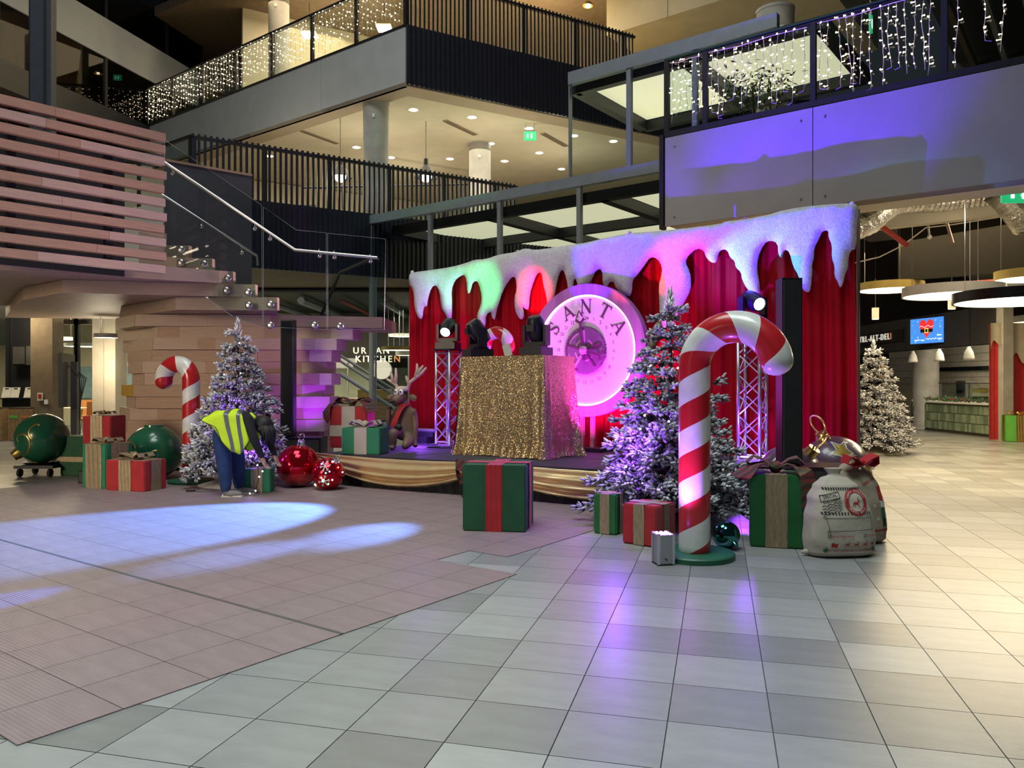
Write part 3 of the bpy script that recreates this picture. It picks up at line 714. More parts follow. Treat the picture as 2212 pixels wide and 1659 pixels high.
# dark side wall with a timber cap
a, b = Vector((-6.04, 13.6)), Vector((-4.88, 14.6))
w = MB(); wall_box(w, a, b, 2.6, 5.33, .12); w.build('side_wall', MT['dark_stone'], st, world=True)
w = MB(); wall_box(w, a, b, 5.33, 5.37, .16); w.build('cap', MT['timber_brown'], st, world=True)
# glass panels of the stair and their fixings
def xz_plate(poly, Y, th, name, m, parent):
    mb = MB(); pts = [P(u, v, Y) for u, v in poly]; n = len(pts)
    tri = tessellate_polygon([[Vector((p.x, p.z, 0)) for p in pts]])
    vs = [(p.x, Y, p.z) for p in pts] + [(p.x, Y+th, p.z) for p in pts]
    fs = [tuple(t) for t in tri] + [tuple(i+n for i in reversed(t)) for t in tri] + [(i, (i+1) % n, (i+1) % n+n, i+n) for i in range(n)]
    mb.add(vs, fs); o = mb.build(name, m, parent, world=True); return o
gp = [[(355, 302), (565, 443), (567, 705), (512, 690), (355, 580)], [(569, 447), (640, 497), (705, 503), (705, 712), (569, 706)], [(708, 504), (833, 516), (830, 712), (708, 712)]]
gs = []
for g in gp:
    gs.append(xz_plate(g, 12.46, .018, 'glass_panel', MT['glass'], st))
    n = len(g)
    eg = MB(); eg.tube([P(*g[k], 12.455) for k in range(n)], .0035, 4, closed=True); eg.build('edge', mat('glass_edge', (.30, .38, .36), .2) if 'glass_edge' not in MT else MT['glass_edge'], gs[-1])
bolt = MB(); bolt.lathe([(.06, 0), (.06, .03), (.05, .045), (.02, .05), (.001, .05)], 14, (0, 0, 0), Matrix.Rotation(R(90), 4, 'X')); bme = bolt.mesh('glass_bolt', MT['steel'], 'auto')
for u, v in ((392,540),(392,568),(442,571),(443,598),(493,602),(490,628),(537,632),(538,660),(585,658),(585,703),(680,703),(735,705)):
    p = P(u, v, 12.47); o = place(bme, 'glass_bolt', st, loc=p - Vector((-4.6, 13.6, 0)))
def rail(pts, r, name='handrail', m='steel'):
    mb = MB(); mb.tube([P(*p) for p in pts], r, 10); return mb.build(name, MT[m], st, smooth='auto', world=True)
r1 = rail([(350, 347, 12.35), (637, 540, 12.35), (815, 557, 12.35)], .026)
r2 = rail([(350, 420, 13.4), (555, 553, 13.4), (556, 573, 13.4)], .022)
for (u, v, Y, o) in ((372, 374, 12.4, r1), (550, 494, 12.4, r1), (583, 516, 12.4, r1), (690, 553, 12.4, r1), (722, 556, 12.4, r1), (800, 564, 12.4, r1), (435, 489, 13.4, r2), (522, 546, 13.4, r2)):
    b = MB(); p = P(u, v, Y); b.tube([p, p + Vector((0, 0, .06)), p + Vector((0, -.03, .10))], .009, 6); b.ball(p, .035, 10, 6); b.build('bracket', MT['chrome'], o, smooth=True)
rail([(800, 561, 13.2), (735, 588, 14.0), (727, 605, 14.2), (690, 690, 14.6)], .03, 'back_handrail', 'black_steel')
xz_plate([(690, 690), (735, 540), (828, 512), (828, 700)], 14.4, .015, 'glass_panel', MT['glass'], st)

# slatted screen ---------------------------------------------------------
S1 = Vector((-5.04, 11.3)); dS = Vector((-.66, -.75))
SCREEN = 1
sl = thing('slat_screen', 'horizontal timber slat screen of the stair at the left edge', 'screen', (S1.x, S1.y, 3.08), math.atan2(dS.y, dS.x))
tops = [290, 316, 342, 372, 402, 431, 462, 488, 517, 547, 575]
for k, v in enumerate(tops):
    z = 1.5 + (826 - v)/FPX*11.3; o_ = rnd.uniform(-.03, .02)
    for a, b in ((o_, 1.25 + rnd.uniform(-.5, .5)), (None, 3.6)):
        if a is None: a = last + .004
        last = b
        MB().box(((a+b)/2, 0, z-.055-3.08), (b-a, .12, .110)).build('slat', MT['timber' if rnd.random() < .6 else 'timber_brown'], sl)
for x in (.72, 1.9, 3.1): MB().box((x, -.10, 1.0), (.09, .10, 2.0)).build('post', MT['black_steel'], sl)
MB().box((1.9, -.85, .95), (3.4, .05, 1.9)).build('shade_backing', MT['black_cloth'], sl)  # black sheet standing in for the shade between the slats


# ------------------------------------------------------------------ shop front under the stair
sf = struct('wall_shop', 'dark shop front on the left')
MB().box(((XY(20, 20.9)[0]+XY(76, 20.9)[0])/2, 20.9, 2.0), (.75, .15, 4.0)).build('black_panel', MT['black_steel'], sf)
MB().box((XY(97, 20.2)[0], 20.3, 2.0), (.56, .5, 4.0)).build('pier', MT['brown_mid'], sf)
MB().box((-16.5, 21.2, 3.3), (6, .1, 1.6)).build('transom_panel', MT['charcoal'], sf)
for a, b in ((-60, 18), (120, 165), (168, 212)):
    xa, xb = XY(a, 20.8)[0], XY(b, 20.8)[0]
    MB().box(((xa+xb)/2, 20.8, 1.6), (xb-xa, .02, 3.2)).build('pane', MT['glass'], sf)
    for x in (xa, xb): MB().box((x, 20.8, 1.7), (.09, .1, 3.4)).build('mullion', MT['black_steel'], sf)
MB().box((XY(166, 20.8)[0], 20.8, 3.1), (1.25, .1, .12)).build('transom', MT['black_steel'], sf)
wb = MB(); wb.box((-12, 27.5, 2), (14, .2, 4)); tag(wb.build('wall_shop_back', MT['cream']), kind='structure')
for k in range(5): MB().box((-15.0+k*1.6, 27.35, 1.5), (.9, .1, 1.1)).build('window_board', mat('pale_blue', (.25, .38, .45), .5) if 'pale_blue' not in MT else MT['pale_blue'], bpy.data.objects['wall_shop_back'])
p = XY(237, 18.6); sq = struct('column_square', 'warm lit square concrete column', (p[0], p[1], 0)); MB().box((0, 0, 2), (.54, .54, 4)).build('shaft', mat('concrete_warm', (.55, .48, .36), .7, var=.1, vscale=3), sq)
MB().box((0, -.275, 2), (.012, .012, 4)).build('joint', MT['cream_dark'], sq)
# wall loudspeaker
p = P(48, 768, 20.58); s = thing('loudspeaker', 'black loudspeaker on the dark shop panel above the leaflets', 'speaker', p); MB().box((0, 0, 0), (.36, .25, .5)).build('cabinet', MT['black_plastic'], s); MB().box((0, -.135, 0), (.31, .02, .45)).build('grille', MT['charcoal'], s)
# leaflets on a shelf
p = P(36, 861, 20.6); s = thing('shelf', 'narrow black shelf with leaflets above the bins', 'shelf', p); MB().box((0, 0, 0), (.95, .25, .03)).build('board', MT['black_steel'], s); MB().box((0, .11, -.15), (.9, .02, .3)).build('bracket', MT['black_steel'], s)
for u, c, s_ in ((14, 'print_green', 'with a brown foot, nearest the picture edge'), (33, 'print_green', 'with a green foot'), (62, 'print_red', 'with a red foot, beside the grey pier')):
    p = P(u, 848, 20.5); l = thing('leaflet', 'white leaflet %s' % s_, 'leaflet', p); MB().box((0, 0, 0), (.22, .01, .28), 0, 0, ('X', R(-18))).build('sheet', MT['paper'], l)
    MB().box((0, -.028, -.085), (.18, .008, .06), 0, 0, ('X', R(-18))).build('print', MT[c if u != 14 else 'brown_mid'], l); MB().box((0, .022, .10), (.10, .008, .03), 0, 0, ('X', R(-18))).build('heading', MT['print_black'], l)
for k, (u, c, s_) in enumerate(((-4, 'print_black', 'with a black plate at the picture edge'), (36, 'gift_bright_green', 'with a lime green plate'), (62, 'chair_orange', 'with an orange plate next to the grey pier'))):
    p = F(u + 2, 952) - Vector((0, .12, 0)); b = thing('recycling_bin', 'slatted timber recycling bin %s' % s_, 'bin', p)
    wv = .31
    MB().box((0, .2, .42), (wv, .4, .82)).build('body', MT['oak'], b)
    for j in range(8): MB().box((-wv/2+.02+j*.0385, -.01, .40), (.022, .025, .78)).build('slat', MT['oak'], b)
    MB().box((-.01, -.028, .62), (.21, .012, .07)).build('plate', MT[c], b)
    MB().box((0, .2, .845), (wv, .42, .03)).build('lid', MT['brown_dark'], b)
p = P(87, 857, 20.0); s = thing('fire_alarm', 'red and white fire alarm panel on the grey pier', 'alarm', p); MB().box((0, 0, 0), (.13, .03, .2)).build('plate', MT['paper'], s); MB().box((0, -.02, .01), (.08, .02, .11)).build('button', MT['print_red'], s); MB().box((.15, 0, -.13), (.09, .03, .12)).build('switch', MT['white_paint'], s)
# display on a stand, seen edge on
p = F(161, 960); tv = thing('display_stand', 'black flat display on a pole stand turned edge-on, cables hanging behind', 'television', p, R(107))
MB().box((0, 0, .03), (.7, .6, .05)).build('base', MT['black_steel'], tv); MB().box((0, 0, 1.0), (.16, .14, 2.0)).build('pole', MT['black_steel'], tv)
MB().box((0, .16, 1.55), (1.25, .07, 1.28), 0).build('screen', MT['black_plastic'], tv); MB().box((0, .20, 1.55), (1.2, .01, 1.22)).build('glass_front', MT['black_glass'], tv)
for k in range(4): MB().tube([(-.1+k*.07, .1, 1.9), (-.12+k*.08, -.14-.03*k, 1.6), (-.05+k*.05, -.12, 1.1), (0, -.1, .6)], .012, 5).build('cable', MT['rubber'], tv)
# warm round lamps in the shop and under the gallery
def disc_lamp(label, c, r, h, rim, wires=1.0, energy=0, name='disc_lamp'):
    d = thing(name, label, 'lamp', c)
    MB().lathe([(r*.96, .012), (r, 0), (r*1.005, h), (r*.97, h), (.001, h-.01)], 40).build('rim', MT[rim], d, smooth='auto')
    MB().disc((0, 0, .006), r*.96, 40).build('diffuser', MT['lamp_disc'], d)
    for a in (0.4, 2.5, 4.6): MB().tube([(r*.8*math.cos(a), r*.8*math.sin(a), h), (r*.8*math.cos(a), r*.8*math.sin(a), h+wires)], .006, 4).build('wire', MT['steel'], d)
    if energy:
        l = area(name+'_light', (c[0], c[1], c[2]-.03), (c[0], c[1], 0), r*1.7, energy, (1, .76, .42)); l.data.shape = 'DISK'
for u, v, Y, r, s, rim in ((101, 734, 21.6, .145, 'smallest, beside the grey pier', 'white_paint'), (138, 735, 22.0, .22, 'between the smallest and the widest ring', 'white_paint'), (180, 749, 21.5, .47, 'widest, in front of the shop glass', 'white_paint'), (230, 730, 16.6, .25, 'hanging against the square column', 'grey_board')):
    disc_lamp('white round pendant lamp under the stair, %s' % s, P(u, v, Y), r, .09, rim, (3.92 if Y > 18 else 2.862)-P(u, v, Y).z-.09)
point('stair_fill_light', (-9.2, 17.6, 1.9), WARM, 60, .3)  # point added to light the slab undersides, apart from the round lamps
# cafe table and chairs seen through the glass
for u, v, Y, s in ((198, 900, 22, 'behind the stand'), (186, 890, 24, 'deeper in the shop')):
    p = P(u, 905, Y); c = thing('cafe_chair', 'orange cafe chair seen through the shop glass %s' % s, 'chair', (p.x, p.y, 0))
    MB().box((0, 0, .46), (.45, .42, .05)).build('seat', MT['chair_orange'], c); MB().grid(lambda a, b: ((a-.5)*.5, .2+.08*(1-(2*a-1)**2), .5+b*.45), 8, 3).build('backrest', MT['chair_orange'], c)
    for x in (-.18, .18):
        for y in (-.17, .17): MB().tube([(x, y, .45), (x*1.2, y*1.2, 0)], .014, 5).build('leg', MT['steel'], c)
p = P(148, 900, 23); c = thing('cafe_table', 'pale cafe table seen through the shop glass', 'table', (p.x, p.y, 0)); MB().box((0, 0, .74), (1.2, .7, .04)).build('top', MT['timber_pale'], c)
for x in (-.4, .4): MB().tube([(x, 0, .72), (x*.6, 0, 0)], .03, 6).build('leg', MT['oak'], c)

# ------------------------------------------------------------------ kitchen hall in the middle background
kw = struct('wall_kitchen', 'dark sign wall of the kitchen hall')
MB().box((-5.0, 26.6, 3.0), (5.5, .15, 1.4)).build('sign_board', MT['near_black'], kw)
MB().box((-5.5, 29.5, 2.0), (9, .2, 4.0)).build('back_wall', MT['dark_stone'], kw)
MB().box((-5.5, 29.3, 1.6), (8, .1, .9)).build('counter_band', MT['tile_wall'], kw)
for x in (-7.4, -6.1, -4.8, -3.5): MB().box((x, 26.5, 1.2), (.05, .06, 2.4)).build('mullion', MT['steel'], kw)
for x in (-6.75, -5.45, -4.15): MB().box((x, 26.5, 1.2), (1.25, .02, 2.3)).build('pane', MT['glass'], kw)
def sign(label, s, c, size, rz, m='sign_white', last=None, tilt=0):
    t = thing('sign_lettering', label, 'sign', c, rz)
    n = len(s); adv = []
    x = 0
    WD = {'I': .34, 'M': 1.0, 'W': 1.05, '-': .5, ' ': .4, 'L': .66, 'T': .72, 'E': .72}
    for ch in s: adv.append((x + WD.get(ch, .82)*size*.5, ch)); x += WD.get(ch, .82)*size*1.2
    for xx, ch in adv:
        if ch == ' ': continue
        vs, fs = text_mb(ch, size*1.15, size*.06, size*.018)
        mb = MB(); mb.add([(q.x + xx - x/2, -q.z, q.y) for q in vs], fs)
        mb.build('letter', MT['sign_orange'] if (last and xx == adv[-1][0]) else MT[m], t)
    return t
emis('sign_white', (.80, .76, .66), .45); emis('sign_orange', (.65, .25, .08), .35)
sign('white letters in two rows on the dark board behind the stair rails, upper row', 'URBAN', P(803, 758, 26.5), .26, 0)
sign('lower row of letters behind the stair rails, the last one orange', 'KITCHEN', P(817, 776, 26.5), .26, 0, last=True)
disc_lamp('brass rimmed round pendant lamp in front of the kitchen sign, beside the red curtain', P(858, 757, 21.5), .43, .10, 'bronze_yellow', 3.91-.10-P(858, 757, 21.5).z)
disc_lamp('smaller round pendant lamp just below the brass rimmed one', P(875, 768, 23), .28, .12, 'white_paint', 3.91-.12-P(875, 768, 23).z)
disc_lamp('round pendant lamp high in the kitchen hall', P(868, 727, 25), .42, .08, 'white_paint', 3.91-.08-P(868, 727, 25).z)
ct = thing('kitchen_counter', 'pale lit serving counter in front of the kitchen glass', 'counter', (-5.6, 22.6, 0))
MB().box((0, 0, .5), (2.6, .6, 1.0)).build('body', MT['cream'], ct); MB().box((0, -.02, 1.02), (2.7, .7, .05)).build('worktop', MT['timber_pale'], ct)
MB().box((-.5, .1, 1.14), (.35, .3, .18)).build('till', MT['white_paint'], ct)
c2 = thing('kitchen_stand', 'tall yellow lit stand behind the reindeer', 'stand', (-3.55, 20.6, 0)); MB().box((0, 0, .55), (.7, .5, 1.1)).build('body', MT['oak'], c2); MB().box((0, -.02, 1.2), (.9, .6, .22)).build('top', MT['bronze_yellow'], c2)
# escalator-like rails crossing the kitchen hall
er = thing('back_stair_rail', 'steel stair balustrade descending behind the reindeer', 'railing', P(740, 770, 19))
eg = MB()
for dv in (0, 12, 40): MB().tube([P(735, 768+dv, 19), P(860, 848+dv, 19)], .035 if dv < 40 else .05, 6).build('bar', MT['steel_beam'], er, world=True)
for u in (752, 800, 845): MB().tube([P(u, 768+(u-735)*.64, 19), P(u, 768+(u-735)*.64+75, 19)], .02, 5).build('post', MT['steel'], er, world=True)
for u in (806, 812): MB().tube([P(u, 600, 17.5), P(u, 880, 17.5)], .022, 5).build('upright', MT['steel_beam'], er, world=True)
# dim plane of the hall ceiling
hc = struct('ceiling_hall', 'dark service ceiling of the ground floor halls')
MB().box((-6, 28, 3.95), (22, 14, .06)).build('deck', MT['charcoal'], hc)
for k in range(7): MB().tube([(-8 + k*1.1, 21.5, 3.75), (-8 + k*1.1, 34, 3.75)], .05 + .03*(k % 3), 6).build('pipe', MT['pipe_red' if k == 3 else 'steel_beam'], hc)
wb = MB(); wb.box((0, 43, 8), (60, .2, 18)); tag(wb.build('wall_back', MT['brown_dark']), kind='structure')
wb = MB(); wb.box((-22, 20, 8), (.2, 50, 18)); tag(wb.build('wall_far_left', MT['brown_dark']), kind='structure')
wb = MB(); wb.box((24, 20, 8), (.2, 50, 18)); tag(wb.build('wall_far_right', MT['brown_dark']), kind='structure')
# ------------------------------------------------------------------ deli hall on the right
dw = struct('wall_deli', 'dark front of the deli with a serving hatch')
XD = 13.0
MB().box((XD+.1, 27, 3.07), (.2, 12.6, 1.05)).build('sign_band', MT['charcoal'], dw)
for y in (22.2, 24.0, 25.8, 27.6): MB().box((XD-.005, y, 3.07), (.012, .012, 1.05)).build('panel_joint', MT['black_steel'], dw)
MB().box((XD-.02, 27, 2.54), (.08, 12.4, .035)).build('light_strip', MT['steel'], dw)
MB().box((XD+.1, 20.95, 1.8), (.3, .35, 3.6)).build('pier', MT['charcoal'], dw)
MB().box((XD-.12, 20.45, 2.2), (.26, .3, 4.4)).build('concrete_pier', MT['concrete'], dw)
bw = MB(); bw.box((XD+3.0, 26, 1.8), (.15, 14, 3.6)); tw = bw.build('tile_backing', MT['tile_wall'], dw)
for k in range(12): MB().box((XD+2.91, 26, .2+k*.27), (.02, 14, .255)).build('tile_course', MT['tile_wall'], dw)
MB().box((XD+2.85, 25.5, 1.98), (.06, 9, .14)).build('dark_rail', MT['black_glass'], dw)
MB().lathe([(.42, 0), (.42, 3.6)], 24, (XD+1.6, 27.6, 0)).build('round_column', MT['concrete'], dw, smooth=True)
sign('pale letters on the dark deli front behind the small flocked tree', 'CTRL-ALT-DELI', (XD-.075, 28.0, 3.07), .26, R(-90), last=True)
MB().box((XD-.03, 27.9, 3.07), (.06, 4.0, .40)).build('sign_panel', MT['near_black'], dw)
# hanging screen showing a red heart with a belt
p = Vector((XD-.16, 24.2, 3.1)); tv = thing('wall_screen', 'blue advertising screen with a red belted heart on the dark deli front', 'screen', p, R(-76))
emis('screen_blue', (.06, .26, .80), .9); emis('screen_red', (.75, .03, .03), .9); emis('screen_white', (.85, .9, 1), .9); emis('screen_yellow', (.9, .65, .08), .9); emis('screen_black', (.01, .01, .01), .1); emis('screen_pale', (.35, .6, .95), .9)
MB().box((0, .03, 0), (1.42, .08, .84)).build('casing', MT['black_plastic'], tv)
sp = MB().box((0, -.018, 0), (1.36, .006, .78)).build('picture', MT['screen_blue'], tv)
def heart(t): return 16*math.sin(t)**3/16, (13*math.cos(t)-5*math.cos(2*t)-2*math.cos(3*t)-math.cos(4*t))/16
hp = [heart(2*math.pi*k/40) for k in range(40)]
mb = MB(); mb.add([(x*.30, -.0225, y*.33+.1) for x, y in hp] + [(0, -.0225, .1)], [(k, (k+1) % 40, 40) for k in range(40)]); mb.build('heart', MT['screen_red'], sp)
MB().box((0, -.0245, .0), (.50, .003, .10)).build('belt', MT['screen_black'], sp); MB().box((0, -.0262, 0), (.15, .002, .15)).build('buckle', MT['screen_yellow'], sp); MB().box((0, -.0277, 0), (.09, .002, .09)).build('buckle_hole', MT['screen_black'], sp)
def flat_text(s, size, x, y, z, m, parent, name='lettering'):
    vs, fs = text_mb(s, size); mb = MB(); mb.add([(q.x+x, y, q.y+z) for q in vs], fs); return mb.build(name, MT[m], parent)
rnd = random.Random(5); dots = MB()
for k in range(26):
    x, z = rnd.uniform(-.62, .62), rnd.uniform(-.34, .34)
    if abs(x) > .33: dots.disc((x, -.0222, z), rnd.uniform(.012, .03), 8, Matrix.Rotation(R(90), 4, 'X'))
tag(dots.build('snow_dots', MT['screen_pale'], sp), kind='stuff')
mb = MB()
for k, (x0, x1, z) in enumerate(((-.5, -.28, -.28), (-.24, -.08, -.29), (-.02, .40, -.26), (.44, .62, -.27), (.42, .60, -.16))):
    mb.tube([(x0 + (x1-x0)*i/10, -.0235, z + .02*math.sin(i*2.2)) for i in range(11)], .010, 4)
mb.build('handwriting', MT['screen_white'], sp)
MB().tube([(-.28+.056*i, -.027, .13+.03*math.sin(i*1.3)) for i in range(11)], .008, 4).build('handwriting', MT['screen_white'], sp)
# white bell lamps over the hatch
for u, v, s in ((1972, 783, 'nearest the flocked tree'), (2029, 780, 'in the middle of the hatch'), (2093, 777, 'nearest the dark pier')):
    Y = (XD+.55)*FPX/(u-1106); p = P(u, v, Y)
    bell = thing('bell_lamp', 'white bell pendant lamp over the deli counter, %s' % s, 'lamp', p)
    MB().lathe([(.02, .42), (.05, .36), (.12, .22), (.15, .05), (.15, 0), (.13, .02)], 18).build('shade', MT['white_paint'], bell, smooth=True); MB().tube([(0, 0, .4), (0, 0, 1.0)], .01, 4).build('cord', MT['wire_white'], bell)
# counter with glazed green tile front
cn = thing('deli_counter', 'deli counter faced with upright pale green tiles', 'counter', (XD, 23.0, 0))
MB().box((.35, 0, .46), (.6, 3.4, .84)).build('body', MT['brown_mid'], cn)
MB().box((.3, 0, .90), (.75, 3.5, .05)).build('worktop', MT['white_paint'], cn)
MB().box((.3, 0, .03), (.55, 3.4, .06)).build('plinth', MT['brown_dark'], cn)
gt_ = mat('green_tile', (.24, .31, .20), .3, var=.2, vscale=3); gt2 = mat('green_tile_dark', (.17, .23, .15), .3, var=.2, vscale=3); gt3 = mat('green_tile_pale', (.33, .40, .29), .3, var=.2, vscale=3)
for r_ in range(3):
    for k in range(34):
        MB().box((.035, -1.65+k*.1, .2+r_*.255), (.03, .088, .235)).build('tile', rnd.choice([gt_, gt2, gt3]), cn)
gc = thing('glass_guard', 'clear glass guard standing on the deli counter', 'screen', (XD+.45, 23.0, .925)); MB().box((0, 0, .28), (.02, 3.2, .52)).build('pane', MT['glass'], gc); MB().box((0, 0, .55), (.06, 3.25, .02)).build('rail', MT['steel'], gc)
for y in (-1.55, 0, 1.55): MB().box((0, y, .28), (.035, .03, .56)).build('post', MT['steel'], gc)
gl = thing('garland', 'dark green garland with red berries along the deli counter edge', 'garland', (XD, 23, .93)); lf = MB(); br = MB()
for k in range(420):
    c = Vector((rnd.gauss(.08, .04), rnd.uniform(-1.7, 1.7), abs(rnd.gauss(.04, .04)))); d = Vector((rnd.uniform(-1, 1), rnd.uniform(-1, 1), rnd.uniform(-.3, 1))).normalized(); w = d.orthogonal()*.02
    lf.add([c, c+d*.05+w, c+d*.1, c+d*.05-w], [(0, 1, 2, 3)])
for k in range(40): br.ball((rnd.gauss(.04, .03), rnd.uniform(-1.7, 1.7), rnd.uniform(.05, .1)), .018, 6, 4)
lf.build('leaves', MT['leaf_green'], gl); tag(br.build('berries', MT['print_red'], gl), kind='stuff')
for y, h, w, m, s, nm in ((24.1, .42, .5, 'steel', 'brushed steel', 'coffee_machine'), (22.3, .36, .45, 'charcoal', 'dark grey', 'till_box'), (21.9, .38, .35, 'steel_beam', 'blue-grey', 'fridge_box')):
    b = thing(nm, '%s appliance behind the deli glass guard' % s, 'appliance', (XD+1.02, y, .925)); MB().box((0, 0, h/2+.1), (.4, w, h+.2)).build('body', MT[m], b); MB().box((-.21, 0, h*.7), (.02, w*.7, h*.25)).build('front', MT['black_glass'], b)
b = thing('takeaway_box', 'pale takeaway boxes standing behind the deli glass guard', 'box', (XD+.68, 22.85, .93))
for j, mm in enumerate(('cream', 'bronze_yellow', 'cream', 'leaf_green')): MB().box((0, 0, .46-j*.12), (.25, .42-.02*j, .115)).build('carton', MT[mm], b)
wb_ = thing('worktop_unit', 'steel back worktop of the deli', 'counter', (XD+1.1, 23, 0)); MB().box((0, 0, .45), (.7, 4, .9)).build('body', MT['steel'], wb_); MB().box((0, 0, .91), (.74, 4.05, .02)).build('top', MT['steel'], wb_)
# queue post with black belt
p = F(1971, 936); q = thing('barrier_post', 'steel barrier post with a hanging black belt beside the counter', 'barrier', p); MB().tube([(0, 0, 0), (0, 0, 1.0)], .035, 10).build('post', MT['steel'], q); MB().lathe([(.17, 0), (.17, .02), (.04, .04)], 16).build('base', MT['steel'], q)
MB().ribbon([(-.03, -.05, .95), (-.06, -.08, .6), (-.05, -.08, .3), (-.02, -.05, .35), (0, -.04, .8)], (0, .025, 0), .01).build('belt', MT['rubber'], q)
# big pendant discs
for lab, u, v, Y, r, h, rim, en in (
  ('brass rimmed disc pendant nearest the stage curtain', 1924, 628, 16.5, .64, .16, 'bronze_yellow', 60),
  ('wide white rimmed disc pendant in the middle of the deli hall', 2058, 640, 13.0, .76, .16, 'white_paint', 75),
  ('large dark rimmed disc pendant in front of the others', 2205, 653, 11.2, .87, .15, 'black_steel', 85),
  ('brass rimmed disc pendant at the picture edge above the dark one', 2228, 604, 14.0, .58, .16, 'bronze_yellow', 60)):
    disc_lamp(lab, P(u, v, Y), r, h, rim, 4.69-h-P(u, v, Y).z, en)
for u, v, Y, s in ((1891, 690, 19, 'beside the curtain edge'), (2056, 668, 17.5, 'below the wide disc pendant')):
    p = P(u, v, Y); c = thing('cylinder_lamp', 'white cylinder downlight hanging %s' % s, 'lamp', p); MB().lathe([(.075, 0), (.08, 0), (.08, .28), (.001, .28)], 16).build('shade', MT['white_paint'], c, smooth='auto'); MB().disc((0, 0, .005), .075, 14).build('lamp', MT['lamp_white'], c); MB().tube([(0, 0, .28), (0, 0, 4.7-p.z)], .008, 4).build('cord', MT['wire_black'], c)
# soffit, bulkhead and services
sf_ = struct('ceiling_deli', 'service ceiling of the deli hall')
ra, rb_ = along(R0, dG, 2.2), along(R0, dG, Lr)
MB().prism([ra, rb_, rb_ + eB*.5, ra + eB*.5], 3.93, 4.0).build('soffit_board', MT['cream'], sf_)
bm = MB(); wall_box(bm, ra + eB*3.2, along(rb_, dG, 4) + eB*3.2, 4.15, 4.7, .2); bm.build('bulkhead', MT['cream'], sf_)
bm = MB(); wall_box(bm, ra + eB*6.2, along(rb_, dG, 6) + eB*6.2, 3.6, 4.9, .2); bm.build('dark_bulkhead', MT['near_black'], sf_)
MB().prism([ra + eB*.5, along(rb_, dG, 5) + eB*.5, along(rb_, dG, 5) + eB*20, ra + eB*20], 4.7, 4.9).build('deck', MT['near_black'], sf_)
for k in range(5):
    a = ra + eB*(8+k*1.5); bm = MB(); bm.tube([(a.x, a.y, 3.9-.1*(k % 2)), (along(a, dG, 12).x, along(a, dG, 12).y, 3.9-.1*(k % 2))], .07, 6); bm.build('pipe', MT['pipe_red' if k == 1 else 'steel_beam'], sf_)
def duct(label, pts, r, seed):
    t = thing('foil_duct', label, 'duct', pts[0]); mb = MB(); n = 90; P3 = [Vector(p) for p in pts]
    def cr(t_):
        k = min(int(t_*(len(P3)-1)), len(P3)-2); f_ = t_*(len(P3)-1)-k; p0, p1, p2, p3 = P3[max(k-1, 0)], P3[k], P3[k+1], P3[min(k+2, len(P3)-1)]
        return .5*((2*p1)+(p2-p0)*f_+(2*p0-5*p1+4*p2-p3)*f_*f_+(3*p1-p0-3*p2+p3)*f_**3)
    rn = random.Random(seed)
    mb.tube([cr(i/n) for i in range(n+1)], [r*(1+.07*(-1)**i+rn.uniform(-.05, .05)) for i in range(n+1)], 16); mb.build('sleeve', MT['duct_foil'], t, world=True)
    for f_ in (.15, .5, .85):
        q = cr(f_); MB().tube([q, (q.x, q.y, 4.75)], .012, 4).build('hanger', MT['steel'], t, world=True)
duct('crumpled silver foil air duct bending above the stage curtain', [P(1830, 500, 12.2), P(1880, 480, 12.4), P(1935, 440, 12.6), P(2050, 432, 12.6), P(2165, 418, 12.4)], .17, 1)
duct('short silver foil duct drop at the right edge', [P(2150, 415, 12.0), P(2185, 450, 12.0), P(2215, 490, 12.1)], .17, 2)
point('duct_fill_light', (6.3, 11.3, 4.0), (1, .85, .6), 26, .1)  # fill added to brighten the foil duct, no fixture here
point('duct_fill_light_two', (7.6, 11.0, 4.05), (1, .85, .6), 20, .1)  # second added fill for the duct
exit_sign('large green exit sign hanging from the soffit at the right edge', P(2200, 420, 10.2), .45, .22)
exit_sign('green exit sign deeper in the deli hall above the disc pendants', P(2139, 566, 17), .42, .18, 0, .4)
pr = thing('sprinkler_pipe', 'red sprinkler pipe poking out beside the silver duct', 'pipe', P(1900, 490, 13)); MB().tube([P(1852, 452, 12.9), P(1960, 530, 13.2)], .045, 8).build('pipe', MT['pipe_red'], pr, world=True); MB().tube([P(1905, 492, 13), P(1905, 480, 13)], .03, 6).build('fitting', MT['pipe_red'], pr, world=True)
cb = thing('cable_run', 'slack white cable looping under the dark bulkhead', 'cable', P(1850, 565, 14)); MB().tube([P(1845, 568, 14), P(1900, 555, 14), P(1950, 530, 14), P(2000, 492, 14), P(2060, 485, 14), P(2165, 468, 13.5)], .012, 5).build('cable', MT['wire_white'], cb, world=True)
# second red curtain with snow and its gift at the picture edge
cu2 = thing('red_curtain', 'red satin curtain with a snow edge at the right edge of the picture', 'curtain', F(2190, 952) + Vector((0, .42, 0)))
p = F(2190, 952)
MB().grid(lambda a, b: ((a-.25)*1.5, .06*math.sin(a*26)+.03*math.sin(a*61), b*3.0), 90, 6).build('drape', MT['gift_red'], cu2, smooth=True)
edge = lambda a: 2.35 + .25*math.sin(a*9) + .12*math.sin(a*31)
MB().grid(lambda a, b: ((a-.27)*1.54, -.12+.02*math.sin(a*30), edge(a)+(3.05-edge(a))*b), 60, 3).build('snow_edge', MT['canvas'], cu2, smooth=True)

